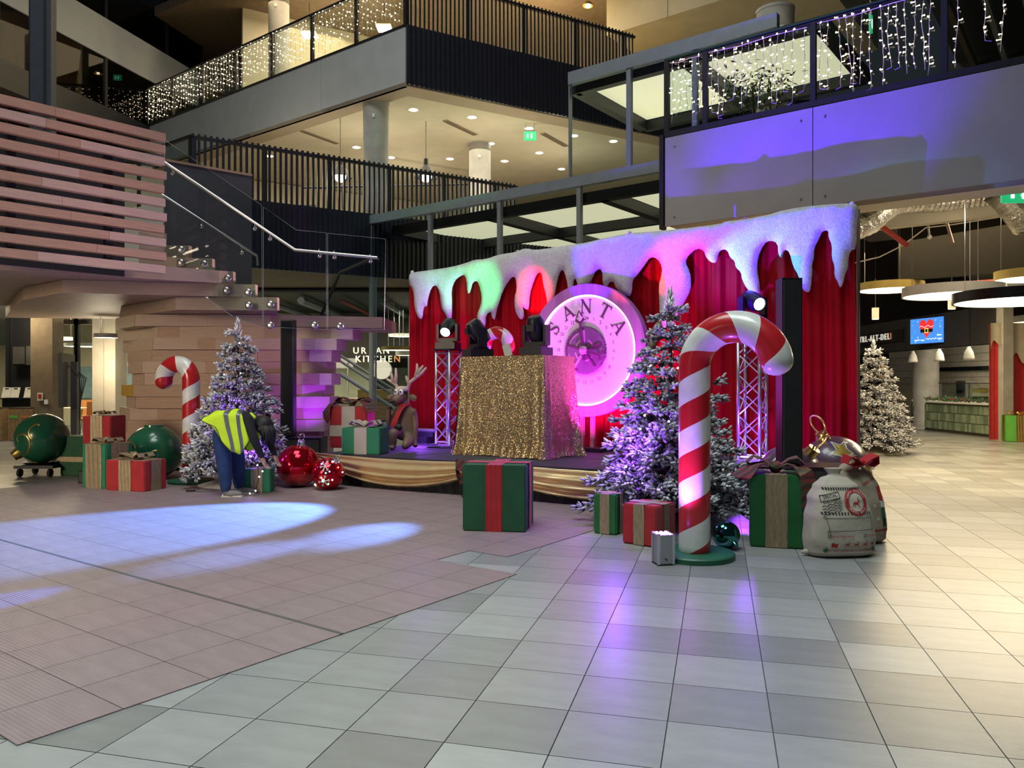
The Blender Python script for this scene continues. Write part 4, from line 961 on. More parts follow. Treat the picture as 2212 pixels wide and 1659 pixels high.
# bare hanging struts under the dark bulkhead
for k, (u0, v0, u1, v1, s_) in enumerate(((1972, 446, 2008, 512, 'round-ended grey'), (2040, 464, 2058, 525, 'perforated steel'))):
    t = thing('hanging_strut', '%s strut hanging from the deli ceiling below the foil duct' % s_, 'bracket', P(u0, v0, 13.4))
    if k == 0:
        MB().tube([P(u0, v0, 13.2), P(2003, 470, 13.4), P(u1, v1, 13.4)], .02, 6).build('rod', MT['steel'], t, world=True); MB().ball(P(u1, v1, 13.4), .04, 10, 6).build('end_plate', MT['white_paint'], t, world=True)
    else:
        MB().tube([P(u0, v0, 13.4), P(u1, v1, 13.4)], .03, 4).build('channel', MT['steel'], t, world=True)
    MB().tube([P(u0, v0, 13.3), Vector((P(u0, v0, 13.3).x, 13.3, 4.69))], .012, 4).build('hanger', MT['steel'], t, world=True)
# ------------------------------------------------------------------ stage
ZS = .45
F0, F1, B1, B0 = Vector((-2.85, 11.62)), Vector((2.2, 8.79)), Vector((3.6, 10.75)), Vector((-1.1, 14.07))
sg = thing('stage', 'low black stage platform dressed with gold swags', 'stage', (0.4, 11.3, 0))
MB().prism([F0, F1, B1, B0], ZS-.09, ZS).build('deck', MT['stage_deck'], sg, world=True)
for k in range(1, 4):
    a, b = F0.lerp(F1, k/4), B0.lerp(B1, k/4); j = MB(); wall_box(j, a, b, ZS, ZS+.004, .02); j.build('deck_seam', MT['black_cloth'], sg, world=True)
a, b = F0.lerp(B0, .45), F1.lerp(B1, .45); j = MB(); wall_box(j, a, b, ZS, ZS+.004, .02); j.build('deck_seam', MT['black_cloth'], sg, world=True)
for k in range(4):
    for q in (F0.lerp(F1, (k+.1)/3.4), B0.lerp(B1, (k+.1)/3.4)):
        MB().box((q.x*.97, q.y*1.004, .18), (.06, .06, .36)).build('leg', MT['black_steel'], sg, world=True)
df = (F1-F0).normalized(); nf = Vector((df.y, -df.x))
if nf.y > 0: nf = -nf
def skirt(a, b, nm):
    L = (b-a).length; d = (b-a).normalized(); n_ = Vector((d.y, -d.x)); n_ = -n_ if n_.y > 0 else n_
    MB().grid(lambda s, t: (*(a + d*L*s + n_*(.02+.018*math.sin(s*L*38)*(1-t*.6)+.01*math.sin(s*L*91))), .012+t*(ZS-.03)), int(L*36), 2).build(nm, MT['black_cloth'], sg, smooth=True, world=True)
skirt(F0, F1, 'skirt'); skirt(F0, B0, 'skirt'); skirt(F1, B1, 'skirt')
def swag(s0, s1, z_end, z_mid, m0, m1):
    Lf = (F1-F0).length
    def fn(s, t):
        q = F0 + df*(Lf*(s0+(s1-s0)*s)); sag = (1-(2*s-1)**2)
        zt_ = ZS + .012 - .03*sag; zb = (z_end+(z_mid-z_end)*sag) + m0*(1-s) + m1*s
        z = zt_ + (zb-zt_)*t
        amp = .010 + .045*sag*t
        out = .05 + .06*sag*math.sin(t*math.pi) + amp*math.sin(t*2*math.pi*3.6 + .8*math.sin(s*3+.5)) + .006*math.sin(s*37+t*9)
        return (*(q + nf*out), z)
    mb = MB(); mb.grid(fn, 70, 64); mb.build('gold_swag', MT['satin'], sg, smooth=True, world=True)
swag(-.01, .50, .36, .03, 0, .0); swag(.50, 1.0, .30, .06, 0, 0)

# ------------------------------------------------------------------ red curtain with hanging snow
CA, CB = Vector((-1.936, 14.8)), Vector((4.52, 10.27)); LC = (CB-CA).length; c1 = (CB-CA).normalized(); cf = Vector((c1.y, -c1.x)); cf = -cf if cf.y > 0 else cf
ctop = lambda s: 3.56 + .29*s
cu = thing('stage_curtain', 'tall red velvet stage curtain behind the clock', 'curtain', (1.3, 12.5, 0))
wv = lambda x: .045*math.sin(x*21+1.3*math.sin(x*2.3)) + .02*math.sin(x*47+2*math.sin(x*3.1)) + .015*math.sin(x*5)
npan = 4
for k in range(npan):
    f0, f1 = k/npan, (k+1)/npan
    MB().grid(lambda s, t: (*(CA + c1*LC*(f0+(f1-f0)*s + .002*math.sin(t*5)*s) + cf*wv(LC*(f0+(f1-f0)*s))*(1-.45*t)), .02+t*(ctop(f0+(f1-f0)*s)-.12)), 170, 10).build('curtain_panel', MT['velvet'], cu, smooth=True, world=True)
for s in (0, .5, 1):
    q = CA + c1*LC*s - cf*.12; MB().tube([(q.x, q.y, 0), (q.x, q.y, ctop(s)-.06)], .025, 8).build('upright', MT['steel'], cu, world=True)
q0, q1 = CA - cf*.12, CB - cf*.12
MB().tube([(q0.x, q0.y, ctop(0)-.08), (q1.x, q1.y, ctop(1)-.08)], .025, 8).build('crossbar', MT['steel'], cu, world=True)
# snow outline, read off in the curtain's own plane
c7 = [(85,685),(105,700),(120,760),(125,870),(155,950),(185,955),(190,880),(205,845),(218,860),(228,790),(255,700),(295,680),(325,740),(335,830),(345,880),(375,920),(388,958),(418,962),(420,830),(415,720),(440,650),(480,615),(520,598),(538,640),(545,740),(555,755),(570,720),(585,660),(620,648),(640,680),(660,770),(655,840),(622,920),(630,970),(660,1012),(690,1010),(690,920),(735,890),(740,940),(762,966),(775,890),(800,810),(820,740),(870,650),(905,612),(933,630),(940,720),(920,780),(925,880),(950,940),(975,962),(995,935),(990,880),(982,850),(1015,882),(1035,870),(1040,760),(1075,640),(1110,578),(1140,590),(1150,680),(1175,770),(1185,860),(1225,800),(1245,740),(1260,640),(1290,560),(1315,570),(1340,650),(1350,740),(1385,720),(1392,630),(1415,640),(1425,710),(1500,690),(1540,630),(1570,560),(1620,555),(1625,680),(1655,700),(1680,655),(1715,660),(1728,710),(1830,785),(1855,740),(1860,640),(1900,600),(1960,520),(2000,460),(2060,470),(2100,540),(2090,620),(2070,690),(2078,860),(2085,1010),(2160,1040)]
c8 = [(340,980),(398,870),(402,780),(390,690),(345,600),(380,530),(460,465),(530,490),(545,550),(590,600),(640,610),(655,560),(670,500),(710,475),(755,490),(780,560),(825,590),(830,650),(885,700),(890,760),(940,860),(1000,900),(1065,912),(1055,780),(1035,690),(1040,560),(1100,420),(1165,390),(1235,420),(1240,530),(1270,565),(1285,500),(1310,478),(1350,510),(1380,640),(1435,730),(1450,830),(1500,890),(1545,880),(1555,780),(1565,690),(1560,620),(1580,560),(1580,470),(1630,370),(1660,300),(1720,295),(1720,360),(1755,440),(1750,560),(1780,640),(1775,730),(1810,790),(1830,855),(1860,800),(1875,720),(1905,650),(1905,580),(1925,490),(1985,470)]
top8 = [(1985,200),(2008,85),(1985,50),(1940,32),(1560,60),(1320,95),(1080,165),(720,215),(695,235),(280,285),(0,310)]
top7 = [(1840,270),(1650,305),(1500,345),(1360,365),(1200,390),(1080,405),(1030,393),(985,395),(940,420),(800,440),(690,478),(600,482),(545,505),(420,540),(250,565),(110,583),(78,602)]
out = [(860+x/3.687, 430+y/3.687) for x, y in c7] + [(1400+x/4.424, 430+y/4.424) for x, y in c8] + [(1400+x/4.424, 430+y/4.424) for x, y in top8] + [(860+x/3.687, 430+y/3.687) for x, y in top7]
def on_plane(u, v, off):
    A = CA + cf*off; k = (u-1106)/FPX; t = (k*A.y - A.x)/(c1.x - k*c1.y); q = A + c1*t; return t, HC + (V0-v)/FPX*q.y
pl = [on_plane(u, v, .14) for u, v in out]
sn = thing('snow_drape', 'white snow blanket cut into icicles along the top of the red stage curtain', 'snow decoration', (1.3, 12.4, 3.0))
# smooth outline (one Chaikin pass), filled and given thickness, gently rolling
ch = []
for i in range(len(pl)):
    a, b = Vector(pl[i]), Vector(pl[(i+1) % len(pl)]); ch += [a.lerp(b, .25), a.lerp(b, .75)]
bmx = bmesh.new(); vs = [bmx.verts.new((p.x, p.y, 0)) for p in ch]; es = [bmx.edges.new((vs[i], vs[(i+1) % len(vs)])) for i in range(len(vs))]
bmesh.ops.triangle_fill(bmx, use_beauty=True, use_dissolve=False, edges=es)
for _ in range(3):
    le = [e for e in bmx.edges if e.calc_length() > .16 and not e.is_boundary]
    if le: bmesh.ops.subdivide_edges(bmx, edges=le, cuts=1, use_grid_fill=True)
    bmesh.ops.triangulate(bmx, faces=bmx.faces[:])
bmx.normal_update()
bmesh.ops.beautify_fill(bmx, faces=bmx.faces[:], edges=bmx.edges[:])
def to3(p, off): q = CA + cf*off + c1*p.x; return Vector((q.x, q.y, p.y))
fv = []; bi = {}
for i, v in enumerate(bmx.verts): v.index = i
bnd = {v.index for e in bmx.edges if e.is_boundary for v in e.verts}
mb = MB(); front = []; back = []
for v in bmx.verts:
    w = noise.noise(Vector((v.co.x*2.2, v.co.y*1.1, 0)))*.035 + noise.noise(Vector((v.co.x*7, v.co.y*3, 3)))*.012
    front.append(to3(v.co, .12 + (w if v.index not in bnd else 0) + (.035 if v.index not in bnd else 0))); back.append(to3(v.co, .10))
nn = len(front); fs = []
for f in bmx.faces:
    ids = [v.index for v in f.verts]; fs.append(tuple(ids)); fs.append(tuple(i+nn for i in reversed(ids)))
for e in bmx.edges:
    if e.is_boundary: a, b = e.verts[0].index, e.verts[1].index; fs.append((a, b, b+nn, a+nn))
mb.add(front+back, fs); bmx.free()
so_ = mb.build('blanket', MT['snow_blanket'], sn, smooth=True, world=True)
for u, v in ((889, 588), (1117, 544), (1358, 503), (1840, 440)):
    t_, z_ = on_plane(u, v, .12); q = to3(Vector((t_, z_)), .1); MB().ball(q, .035, 8, 6).build('clip', MT['white_paint'], sn, world=True)

# ------------------------------------------------------------------ clock
def stage_frame(o_, s, d): return o_
CK = CA + c1*4.123 + cf*.5; ckz = 1.99; aC = math.atan2(c1.y, c1.x)
ck = thing('stage_clock', 'huge round clock lit magenta in front of the red stage curtain', 'clock', (CK.x, CK.y, ZS), aC)
zc_ = ckz - ZS
RX = Matrix.Rotation(R(90), 4, 'X')          # local z -> -y (towards the hall)
mat('clock_rim', (.30, .19, .27), .5, var=.25, vscale=9, stretch=(1, 1, .06)); mat('clock_dial', (.75, .70, .74), .45, var=.03); emis('clock_led', (1, .72, .95), 3.0)
mat('clock_ink', (.10, .03, .08), .5); mat('clock_gear', (.24, .16, .26), .35, metal=.4); mat('clock_gear_pale', (.55, .42, .52), .35, metal=.3)
MB().lathe([(.85, .05), (.85, .07), (1.017, .07), (1.017, -.07), (.001, -.07)], 96, (0, 0, zc_), RX).build('rim', MT['clock_rim'], ck, smooth='auto')
MB().lathe([(.001, .045), (.845, .045), (.845, .03)], 80, (0, 0, zc_), RX).build('dial', MT['clock_dial'], ck, smooth='auto')
MB().tube([(.842*math.cos(2*math.pi*k/80), -.062, zc_+.842*math.sin(2*math.pi*k/80)) for k in range(80)], .012, 6, closed=True).build('light_ring', MT['clock_led'], ck, smooth=True)
# letters with serifs, drawn as strokes
def glyph(ch):
    q = []
    def st(x0, y0, x1, y1, w): d = Vector((x1-x0, y1-y0)).normalized(); n_ = Vector((-d.y, d.x))*w/2; q.append([(x0+n_.x, y0+n_.y), (x0-n_.x, y0-n_.y), (x1-n_.x, y1-n_.y), (x1+n_.x, y1+n_.y)])
    if ch == 'A': st(-.36, -.5, .02, .5, .06); st(.36, -.5, -.02, .5, .15); st(-.22, -.16, .24, -.16, .06); st(-.50, -.48, -.22, -.48, .05); st(.20, -.48, .52, -.48, .05)
    if ch == 'N': st(-.32, -.5, -.32, .5, .06); st(.32, -.5, .32, .5, .06); st(-.34, .48, .34, -.48, .16); st(-.46, -.48, -.18, -.48, .05); st(-.46, .48, -.2, .48, .05); st(.18, .48, .46, .48, .05)
    if ch == 'T': st(0, -.5, 0, .5, .15); st(-.40, .46, .40, .46, .08); st(-.18, -.48, .18, -.48, .05); st(-.38, .5, -.38, .28, .05); st(.38, .5, .38, .28, .05)
    if ch == 'S':
        pts = [(.26, .26), (.20, .42), (0, .50), (-.20, .42), (-.25, .26), (-.15, .10), (.04, -.01), (.20, -.13), (.25, -.28), (.17, -.43), (-.02, -.50), (-.20, -.42), (-.27, -.26)]
        ws = [.05, .06, .07, .09, .12, .15, .16, .15, .12, .09, .07, .06, .05]
        for k in range(len(pts)-1): st(*pts[k], *pts[k+1], (ws[k]+ws[k+1])/2)
        st(.26, .2, .26, .5, .05); st(-.27, -.2, -.27, -.5, .05)
    return q
for ch, ang in zip('SANTA', (148, 118, 89, 60, 31)):
    mb = MB(); a = R(ang); c_ = Vector((.675*math.cos(a), .675*math.sin(a))); ro = Matrix.Rotation(a - R(90), 2)
    for pol in glyph(ch):
        v2 = [ro @ (Vector(p)*.215) + c_ for p in pol]
        mb.add([(p.x, -.052, zc_+p.y) for p in v2] + [(p.x, -.044, zc_+p.y) for p in v2], [(3, 2, 1, 0), (4, 5, 6, 7), (0, 1, 5, 4), (1, 2, 6, 5), (2, 3, 7, 6), (3, 0, 4, 7)])
    mb.build('dial_letter', MT['clock_ink'], ck)
for h in list(range(1, 23)) + [24]:
    a = R(88 - h*15 + (0 if h < 12 else 0)); vs, fs = text_mb(str(h), .075); mb = MB()
    mb.add([(q.x + .49*math.cos(a), -.047, zc_ + q.y + .49*math.sin(a)) for q in vs], fs); mb.build('numeral', MT['clock_ink'], ck)
# gear train and hands
def gear(x, z, r, n, y0, y1, m, hub=0):
    mb = MB(); pts = []
    for k in range(n):
        for f_, rr in ((0, 1), (.3, 1), (.5, .93), (.8, .93)): a = 2*math.pi*(k+f_)/n; pts.append((x+r*rr*math.cos(a), z+r*rr*math.sin(a)))
    N_ = len(pts); mb.add([(p[0], y0, p[1]) for p in pts] + [(p[0], y1, p[1]) for p in pts] + [(x, y0, z)], [(i, N_*2, (i+1) % N_) for i in range(N_)] + [(i, (i+1) % N_, (i+1) % N_+N_, i+N_) for i in range(N_)])
    o = mb.build('gear', MT[m], ck); return o
g_ = gear(0, zc_, .37, 72, -.075, -.05, 'clock_gear')
def arc(r, a0, a1, w, y, m, n=14):
    mb = MB(); v = []
    for k in range(n+1):
        a = R(a0+(a1-a0)*k/n); v += [(r*math.cos(a), y, zc_+r*math.sin(a)), ((r+w)*math.cos(a), y, zc_+(r+w)*math.sin(a))]
    mb.add(v, [(2*k, 2*k+2, 2*k+3, 2*k+1) for k in range(n)]); mb.build('gear_slot', MT[m], g_)
for a0 in (20, 105, 190, 275): arc(.15, a0, a0+48, .025, -.079, 'clock_gear_pale')
arc(.27, 110, 170, .018, -.079, 'clock_gear_pale'); arc(.27, 190, 235, .018, -.079, 'clock_gear_pale'); arc(.31, 95, 250, .02, -.0785, 'clock_ink')
for k in range(5):
    a = R(20+72*k); mb = MB(); mb.box((.19*math.cos(a), -.082, zc_+.19*math.sin(a)), (.24, .012, .035)); 
    for i in range(8):
        v = Vector(mb.v[i]); c_ = Vector((.19*math.cos(a), -.082, zc_+.19*math.sin(a))); w = v-c_; mb.v[i] = tuple(c_ + Vector((w.x*math.cos(a)-w.z*math.sin(a), w.y, w.x*math.sin(a)+w.z*math.cos(a))))
    mb.build('gear_spoke', MT['clock_gear_pale' if k % 2 else 'clock_ink'], g_)
MB().lathe([(.065, 0), (.065, .05), (.05, .06), (.001, .062)], 24, (0, -.08, zc_), RX).build('hub', MT['clock_gear_pale'], ck, smooth='auto')
def hand(ang, L, tail, w):
    a = R(ang); d = Vector((math.cos(a), math.sin(a))); n_ = Vector((-d.y, d.x)); mb = MB()
    def poly(pts, y):
        v = [d*x + n_*yy for x, yy in pts]; n = len(v); mb.add([(p.x, y, zc_+p.y) for p in v] + [(p.x, y+.012, zc_+p.y) for p in v], [tuple(range(n-1, -1, -1)), tuple(range(n, 2*n))] + [(i, (i+1) % n, (i+1) % n+n, i+n) for i in range(n)])
    poly([(-tail, w*.7), (-tail, -w*.7), (L*.72, -w*.45), (L*.72, w*.45)], -.125)
    for s in (1, -1): poly([(L*.66, s*w*.4), (L*.74, s*w*2.2), (L*.80, s*w*1.7), (L*.78, s*w*1.2), (L*.72, s*w*.3)], -.125)
    for s in (1, -1): poly([(L*.80, s*w*1.7), (L*.86, s*w*1.3), (L*1.0, 0), (L*.97, 0), (L*.85, s*w*.7)], -.125)
    mb.build('hand', MT['clock_ink'], ck)
hand(97, .62, .15, .04); hand(-15, .42, .0, .04)
for x in (-.09, .09): MB().box((x, .02, (zc_-1.0)/2), (.06, .06, zc_-1.0)).build('stand_leg', MT['oak'], ck)
MB().box((0, .03, .03), (.7, .5, .06)).build('stand_base', MT['black_steel'], ck)

# ------------------------------------------------------------------ sequin covered desk
PD = CA + c1*4.335 + cf*2.05; pw, pdp, ph = 1.45, .80, 1.415
dk = thing('dj_desk', 'tall desk draped in a gold sequin cloth at the front of the stage', 'desk', (PD.x - c1.x*pw/2 - cf.x*pdp/2, PD.y - c1.y*pw/2 - cf.y*pdp/2, ZS), aC)
def per(s):
    # perimeter of a rounded rectangle, s in 0..1, with its outward normal
    w, d = pw/2, pdp/2; L = 2*(pw+pdp); x = s*L
    for (x0, y0, dx, dy, l) in ((-w, -d, 1, 0, pw), (w, -d, 0, 1, pdp), (w, d, -1, 0, pw), (-w, d, 0, -1, pdp)):
        if x <= l: return Vector((x0+dx*x, y0+dy*x)), Vector((dy, -dx)), min(x, l-x)
        x -= l
    return Vector((-w, -d)), Vector((0, -1)), 0
def cloth(s, t):
    p, n_, e = per(min(s, .99999)); t_ = 1-t
    c = math.exp(-(e/.16)**2)
    k = t_**1.4
    fold = (.0006+.055*c)*k*math.sin(s*150+3*math.sin(s*17)) + .035*c*k + .02*k
    q = p + n_*(fold + .004) + (p.normalized()*(.05*c*k))
    flare = .05*max(0, t_-.9)*10*(.5+.5*math.sin(s*230))
    q = q + n_*flare
    return (q.x, q.y, t*ph + .008 - .02*math.sin(s*40)*(1-t)*.3)
mb = MB(); mb.grid(cloth, 420, 26)
mb.grid(lambda a, b: ((a-.5)*(pw+.006), (b-.5)*(pdp+.006), ph+.008-.015*math.sin(a*3.1)*math.sin(b*3.1)), 24, 14)
mb.build('sequin_cloth', MT['sequins'], dk, smooth=True)
MB().box((0, 0, ph/2-.01), (pw-.06, pdp-.06, ph-.04)).build('frame', MT['black_plastic'], dk)

# ------------------------------------------------------------------ truss towers and moving heads
def truss(label, x, y, rz, h):
    t = thing('truss_tower', label, 'truss', (x, y, ZS), rz); w = .145
    cm = MB(); cm.tube([(0, 0, 0), (0, 0, h)], .025, 10); cme = cm.mesh('chord', MT['truss_alu'], 'auto')
    for i in (-1, 1):
        for j in (-1, 1): place(cme, 'chord', t, loc=(i*w, j*w, 0))
    n = 6; hh = (h-.12)/n
    up = MB(); up.tube([(-w, 0, 0), (w, 0, hh)], .0095, 6); ume = up.mesh('brace', MT['truss_alu']); dn = MB(); dn.tube([(w, 0, 0), (-w, 0, hh)], .0095, 6); dme = dn.mesh('brace', MT['truss_alu'])
    for i in range(n):
        for f_, (px, py, rr) in enumerate(((0, -w, 0), (w, 0, R(90)), (0, w, 0), (-w, 0, R(90)))):
            place(ume if (i+f_) % 2 else dme, 'brace', t, loc=(px, py, .06+i*hh), rz=rr)
            if f_ in (0, 1): place(dme if (i+f_) % 2 else ume, 'brace', t, loc=(px, py, .06+i*hh), rz=rr)
    for z in (.05, h-.05):
        for px, py, rr in ((0, -w, 0), (w, 0, R(90)), (0, w, 0), (-w, 0, R(90))):
            q = MB(); q.tube([(-w, 0, 0), (w, 0, 0)], .012, 6); q.build('crossbar', MT['truss_alu'], t, loc=(px, py, z), rz=rr)
    MB().box((0, 0, .008), (.46, .46, .016)).build('base_plate', MT['truss_alu'], t); MB().box((0, 0, h+.01), (.36, .36, .02)).build('top_plate', MT['black_steel'], t)
    return t
def moving_head(label, loc, rz, tilt, lit=False, sc=1.0):
    """a head in a yoke on a base; tilt turns the lens up from the horizontal"""
    t = thing('moving_head', label, 'stage light', loc, rz); m = MT['black_plastic']
    b = MB(); b.box((0, 0, .055*sc), (.34*sc, .36*sc, .11*sc)); b.box((0, 0, .125*sc), (.24*sc, .24*sc, .03*sc)); b.build('base', m, t)
    MB().box((0, 0, .16*sc), (.36*sc, .14*sc, .05*sc)).build('yoke_foot', m, t)
    for s in (-1, 1): MB().prism([(s*.145*sc, -.07*sc), (s*.185*sc, -.07*sc), (s*.185*sc, .07*sc), (s*.145*sc, .07*sc)], .15*sc, .42*sc).build('yoke_arm', m, t)
    M = Matrix.Translation((0, 0, .37*sc)) @ Matrix.Rotation(tilt, 4, 'X') @ Matrix.Rotation(R(90), 4, 'X')    # lathe axis z -> -y
    h = MB(); h.lathe([(.001, -.19*sc), (.09*sc, -.18*sc), (.125*sc, -.12*sc), (.13*sc, 0), (.12*sc, .10*sc), (.10*sc, .19*sc), (.085*sc, .19*sc), (.082*sc, .17*sc)], 24, (0, 0, 0), M); o = h.build('head', m, t, smooth='auto')
    l = MB(); l.lathe([(.001, .178*sc), (.082*sc, .172*sc)], 20, (0, 0, 0), M); l.build('lens', MT['lens_lit'] if lit else MT['black_glass'], o)
    f_ = MB(); f_.box((.0, .17*sc, .37*sc), (.12*sc, .04*sc, .09*sc)); f_.build('fan_cover', m, o)
    return t
emis('lens_lit', (.85, .92, 1), 6)
mat('white_card', (.55, .55, .58), .6)
hT = 1.59
truss('aluminium truss tower lit purple left of the gold sequin desk', -1.08, 13.24, aC, hT)
truss('aluminium truss tower lit purple behind the large candy cane', 3.257, 10.6, aC, 1.76)
moving_head('black moving head light on the truss tower left of the desk', (-1.08, 13.24, ZS+hT+.02), R(-14), R(30), True)
moving_head('black moving head light on the truss tower behind the large candy cane', (3.257, 10.6, ZS+1.78), R(14), R(18), True)
zt_ = ZS + ph + .015
dq = lambda s, d: Vector((PD.x, PD.y)) - c1*s - cf*d
pL, pR = dq(1.30, .22), dq(.27, .22)
moving_head('black moving head light on the desk top, tilted over beside the candy arch', (pL.x, pL.y, zt_), aC + R(150), R(52), False, 1.0)
moving_head('black moving head light on the desk top in front of the clock', (pR.x, pR.y, zt_), aC + R(185), R(70), False, 1.0)
q = dq(.93, .45); cd_ = thing('card_sign', 'small grey card standing on the desk between the moving heads', 'card', (q.x, q.y, zt_), aC); MB().box((0, 0, .09), (.13, .02, .18), 0, 0, ('Y', R(-18))).build('card', MT['white_card'], cd_); MB().box((0, .03, .012), (.1, .06, .02)).build('foot', MT['black_plastic'], cd_)
# small flood light and cables by the reindeer
p = F(915, 958, ZS); fl = thing('flood_light', 'purple tinted black flood bar on the stage floor beside the reindeer', 'stage light', p, aC); MB().box((0, 0, .16), (.5, .10, .08)).build('housing', MT['black_plastic'], fl); MB().tube([(-.25, 0, .23), (.25, 0, .23)], .03, 8).build('lamp_bar', MT['truss_alu'], fl); MB().box((0, 0, .06), (.3, .2, .12)).build('bracket', MT['black_steel'], fl)
for k, (u, v, s) in enumerate(((905, 961, 'in front of the flood bar'), (928, 968, 'by the truss foot'))):
    p = F(u, v, ZS); c = thing('cable', 'loose black cable loop on the stage floor %s' % s, 'cable', p); MB().tube([(.16*math.cos(a*.5)+.02*a, .09*math.sin(a*.5), .012) for a in range(16)], .009, 5).build('loop', MT['rubber'], c)
# bow of tartan ribbon at the front of the stage
q = F0 + df*((F1-F0).length*.49) + nf*.16
bw_ = thing('tartan_bow', 'large tartan bow pinned to the stage front beside the dark green gift', 'bow', (q.x, q.y, .3), math.atan2(df.y, df.x))
def loopr(sx, w, h, dz): return [(sx*w*.02, -.02, 0), (sx*w*.4, -.09, h*.7+dz), (sx*w*.95, -.06, h+dz), (sx*w, -.02, dz), (sx*w*.9, .02, -h+dz), (sx*w*.4, .03, -h*.5+dz), (0, 0, 0)]
for sx in (-1, 1): MB().ribbon(loopr(sx, .30, .10, .04), (0, .0, .075), .008).build('loop', MT['tartan'], bw_, smooth='auto')
for sx in (-1, 1): MB().ribbon([(0, -.03, 0), (sx*.05, -.07, -.12), (sx*.10, -.06, -.24), (sx*.14, -.05, -.29)], (.07, 0, .01), .006).build('tail', MT['tartan'], bw_)
MB().ball((0, -.04, 0), .055, 10, 8).build('knot', MT['tartan'], bw_, smooth=True)
# ------------------------------------------------------------------ flocked Christmas trees
def tree_meshes(H, Rb, seed):
    rn = random.Random(seed); nd = MB(); wd_ = MB(); lt = MB()
    wd_.tube([(0, 0, 0), (0, 0, H*.5), (0, 0, H*.96)], [.04, .03, .008], 8)
    z0 = .22
    lev = 16
    for i in range(lev):
        f = i/(lev-1); z = z0 + (H*.90-z0)*f**.95; rad = Rb*(1-f)**.95 + .07
        nb_ = max(4, int(12*(1-f)+4))
        for k in range(nb_):
            a = 2*math.pi*(k + .37*i)/nb_ + rn.uniform(-.2, .2); L = rad*rn.uniform(.72, 1.14)
            d = Vector((math.cos(a), math.sin(a), 0)); tip = d*L + Vector((0, 0, z - .05*L + rn.uniform(-.07, .07))); base = Vector((0, 0, z + .14*L))
            wd_.tube([base, tip], [.008, .003], 3, cap=False)
            ns = max(2, int(L/.105))
            for s in range(ns):
                g = .28 + .72*(s+1)/ns; c = base.lerp(tip, g); side = Vector((-d.y, d.x, 0))
                last = s == ns-1
                for q in range(1 if last else 2):
                    dr = (d*1.0 + side*(rn.uniform(-.2, .2) if last else (1 if q else -1)*rn.uniform(.6, 1.3)) + Vector((0, 0, rn.uniform(-.1, .4)))).normalized()
                    c2 = c + dr*rn.uniform(-.02, .03)
                    Ls = rn.uniform(.15, .22)*(.72 + .3*(1-f)); ax = dr; o1 = ax.orthogonal().normalized(); o2 = ax.cross(o1)
                    nf_ = rn.randint(7, 10)
                    for j in range(nf_):
                        if j == 0: dd, st_, ll = ax, c2, Ls
                        else:
                            an = 2*math.pi*j/(nf_-1)*1.6 + rn.uniform(-.4, .4); dd = (ax*1.0 + (o1*math.cos(an)+o2*math.sin(an))*.75).normalized(); st_ = c2 + ax*Ls*(.02+.62*j/nf_); ll = Ls*rn.uniform(.42, .62)
                        r_ = rn.uniform(.015, .021); p1 = dd.orthogonal().normalized(); p2 = dd.cross(p1); m_ = st_ + dd*ll*.42; m2 = st_ + dd*ll*.86; e = st_ + dd*ll
                        b0 = len(nd.v)
                        ring = lambda c_, r2: [c_+p1*r2, c_-p1*r2*.5+p2*r2*.87, c_-p1*r2*.5-p2*r2*.87]
                        nd.v += [tuple(x) for x in [st_] + ring(m_, r_) + ring(m2, r_*.72) + [e]]
                        ff = [(0, 2, 1), (0, 3, 2), (0, 1, 3), (1, 2, 5, 4), (2, 3, 6, 5), (3, 1, 4, 6), (7, 4, 5), (7, 5, 6), (7, 6, 4)]
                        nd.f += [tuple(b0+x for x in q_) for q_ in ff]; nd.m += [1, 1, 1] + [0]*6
                if rn.random() < .075: lt.ball(c + Vector((d.x*.03, d.y*.03, .04)), .0105, 5, 4)
    for j in range(26):   # leader: upright fingers around the tip
        z = H*(.86 + .12*j/26); an = j*2.4; sp = .75*(1-j/26)+.12
        dd = Vector((math.cos(an)*sp, math.sin(an)*sp, 1)).normalized(); st_ = Vector((0, 0, z)); ll = .13; r_ = .017; p1 = dd.orthogonal().normalized(); p2 = dd.cross(p1); m_ = st_ + dd*ll*.45; e = st_ + dd*ll
        nd.add([st_, m_+p1*r_, m_-p1*r_*.5+p2*r_*.87, m_-p1*r_*.5-p2*r_*.87, e], [(0, 2, 1), (0, 3, 2), (0, 1, 3), (4, 1, 2), (4, 2, 3), (4, 3, 1)])
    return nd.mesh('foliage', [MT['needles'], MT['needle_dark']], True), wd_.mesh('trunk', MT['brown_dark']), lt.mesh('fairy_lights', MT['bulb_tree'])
TM = tree_meshes(2.42, .60, 4)
cone = MB(); cone.ball((0, 0, 0), .04, 8, 6, (1, 1, 1.4)); cone_me = cone.mesh('pine_cone', MT['brown_mid'], True)
def xmas_tree(label, x, y, sc, rz, lights=True, skirt_=None, wx=1.0):
    t = thing('christmas_tree', label, 'tree', (x, y, 0), rz); t.scale = (sc*wx, sc*wx, sc)
    fo = place(TM[0], 'foliage', t); place(TM[1], 'trunk', t)
    if lights: tag(place(TM[2], 'fairy_lights', t), kind='stuff')
    rn = random.Random(8)
    for k in range(9): a = rn.uniform(0, 6.28); z = rn.uniform(.6, 2.1); r_ = .72*(1-z/2.5); place(cone_me, 'pine_cone', t, loc=(r_*math.cos(a), r_*math.sin(a), z))
    st_ = MB()
    for k in range(4): a = k*math.pi/2+.4; st_.tube([(0, 0, .18), (.28*math.cos(a), .28*math.sin(a), .01)], .012, 5)
    st_.build('stand', MT['bulb_wire'], t)
    if skirt_:
        MB().lathe([(.08, .16), (.3, .07), (.5, .02), (.56, .004)], 28).build('skirt', MT[skirt_], t, smooth=True)
    return t
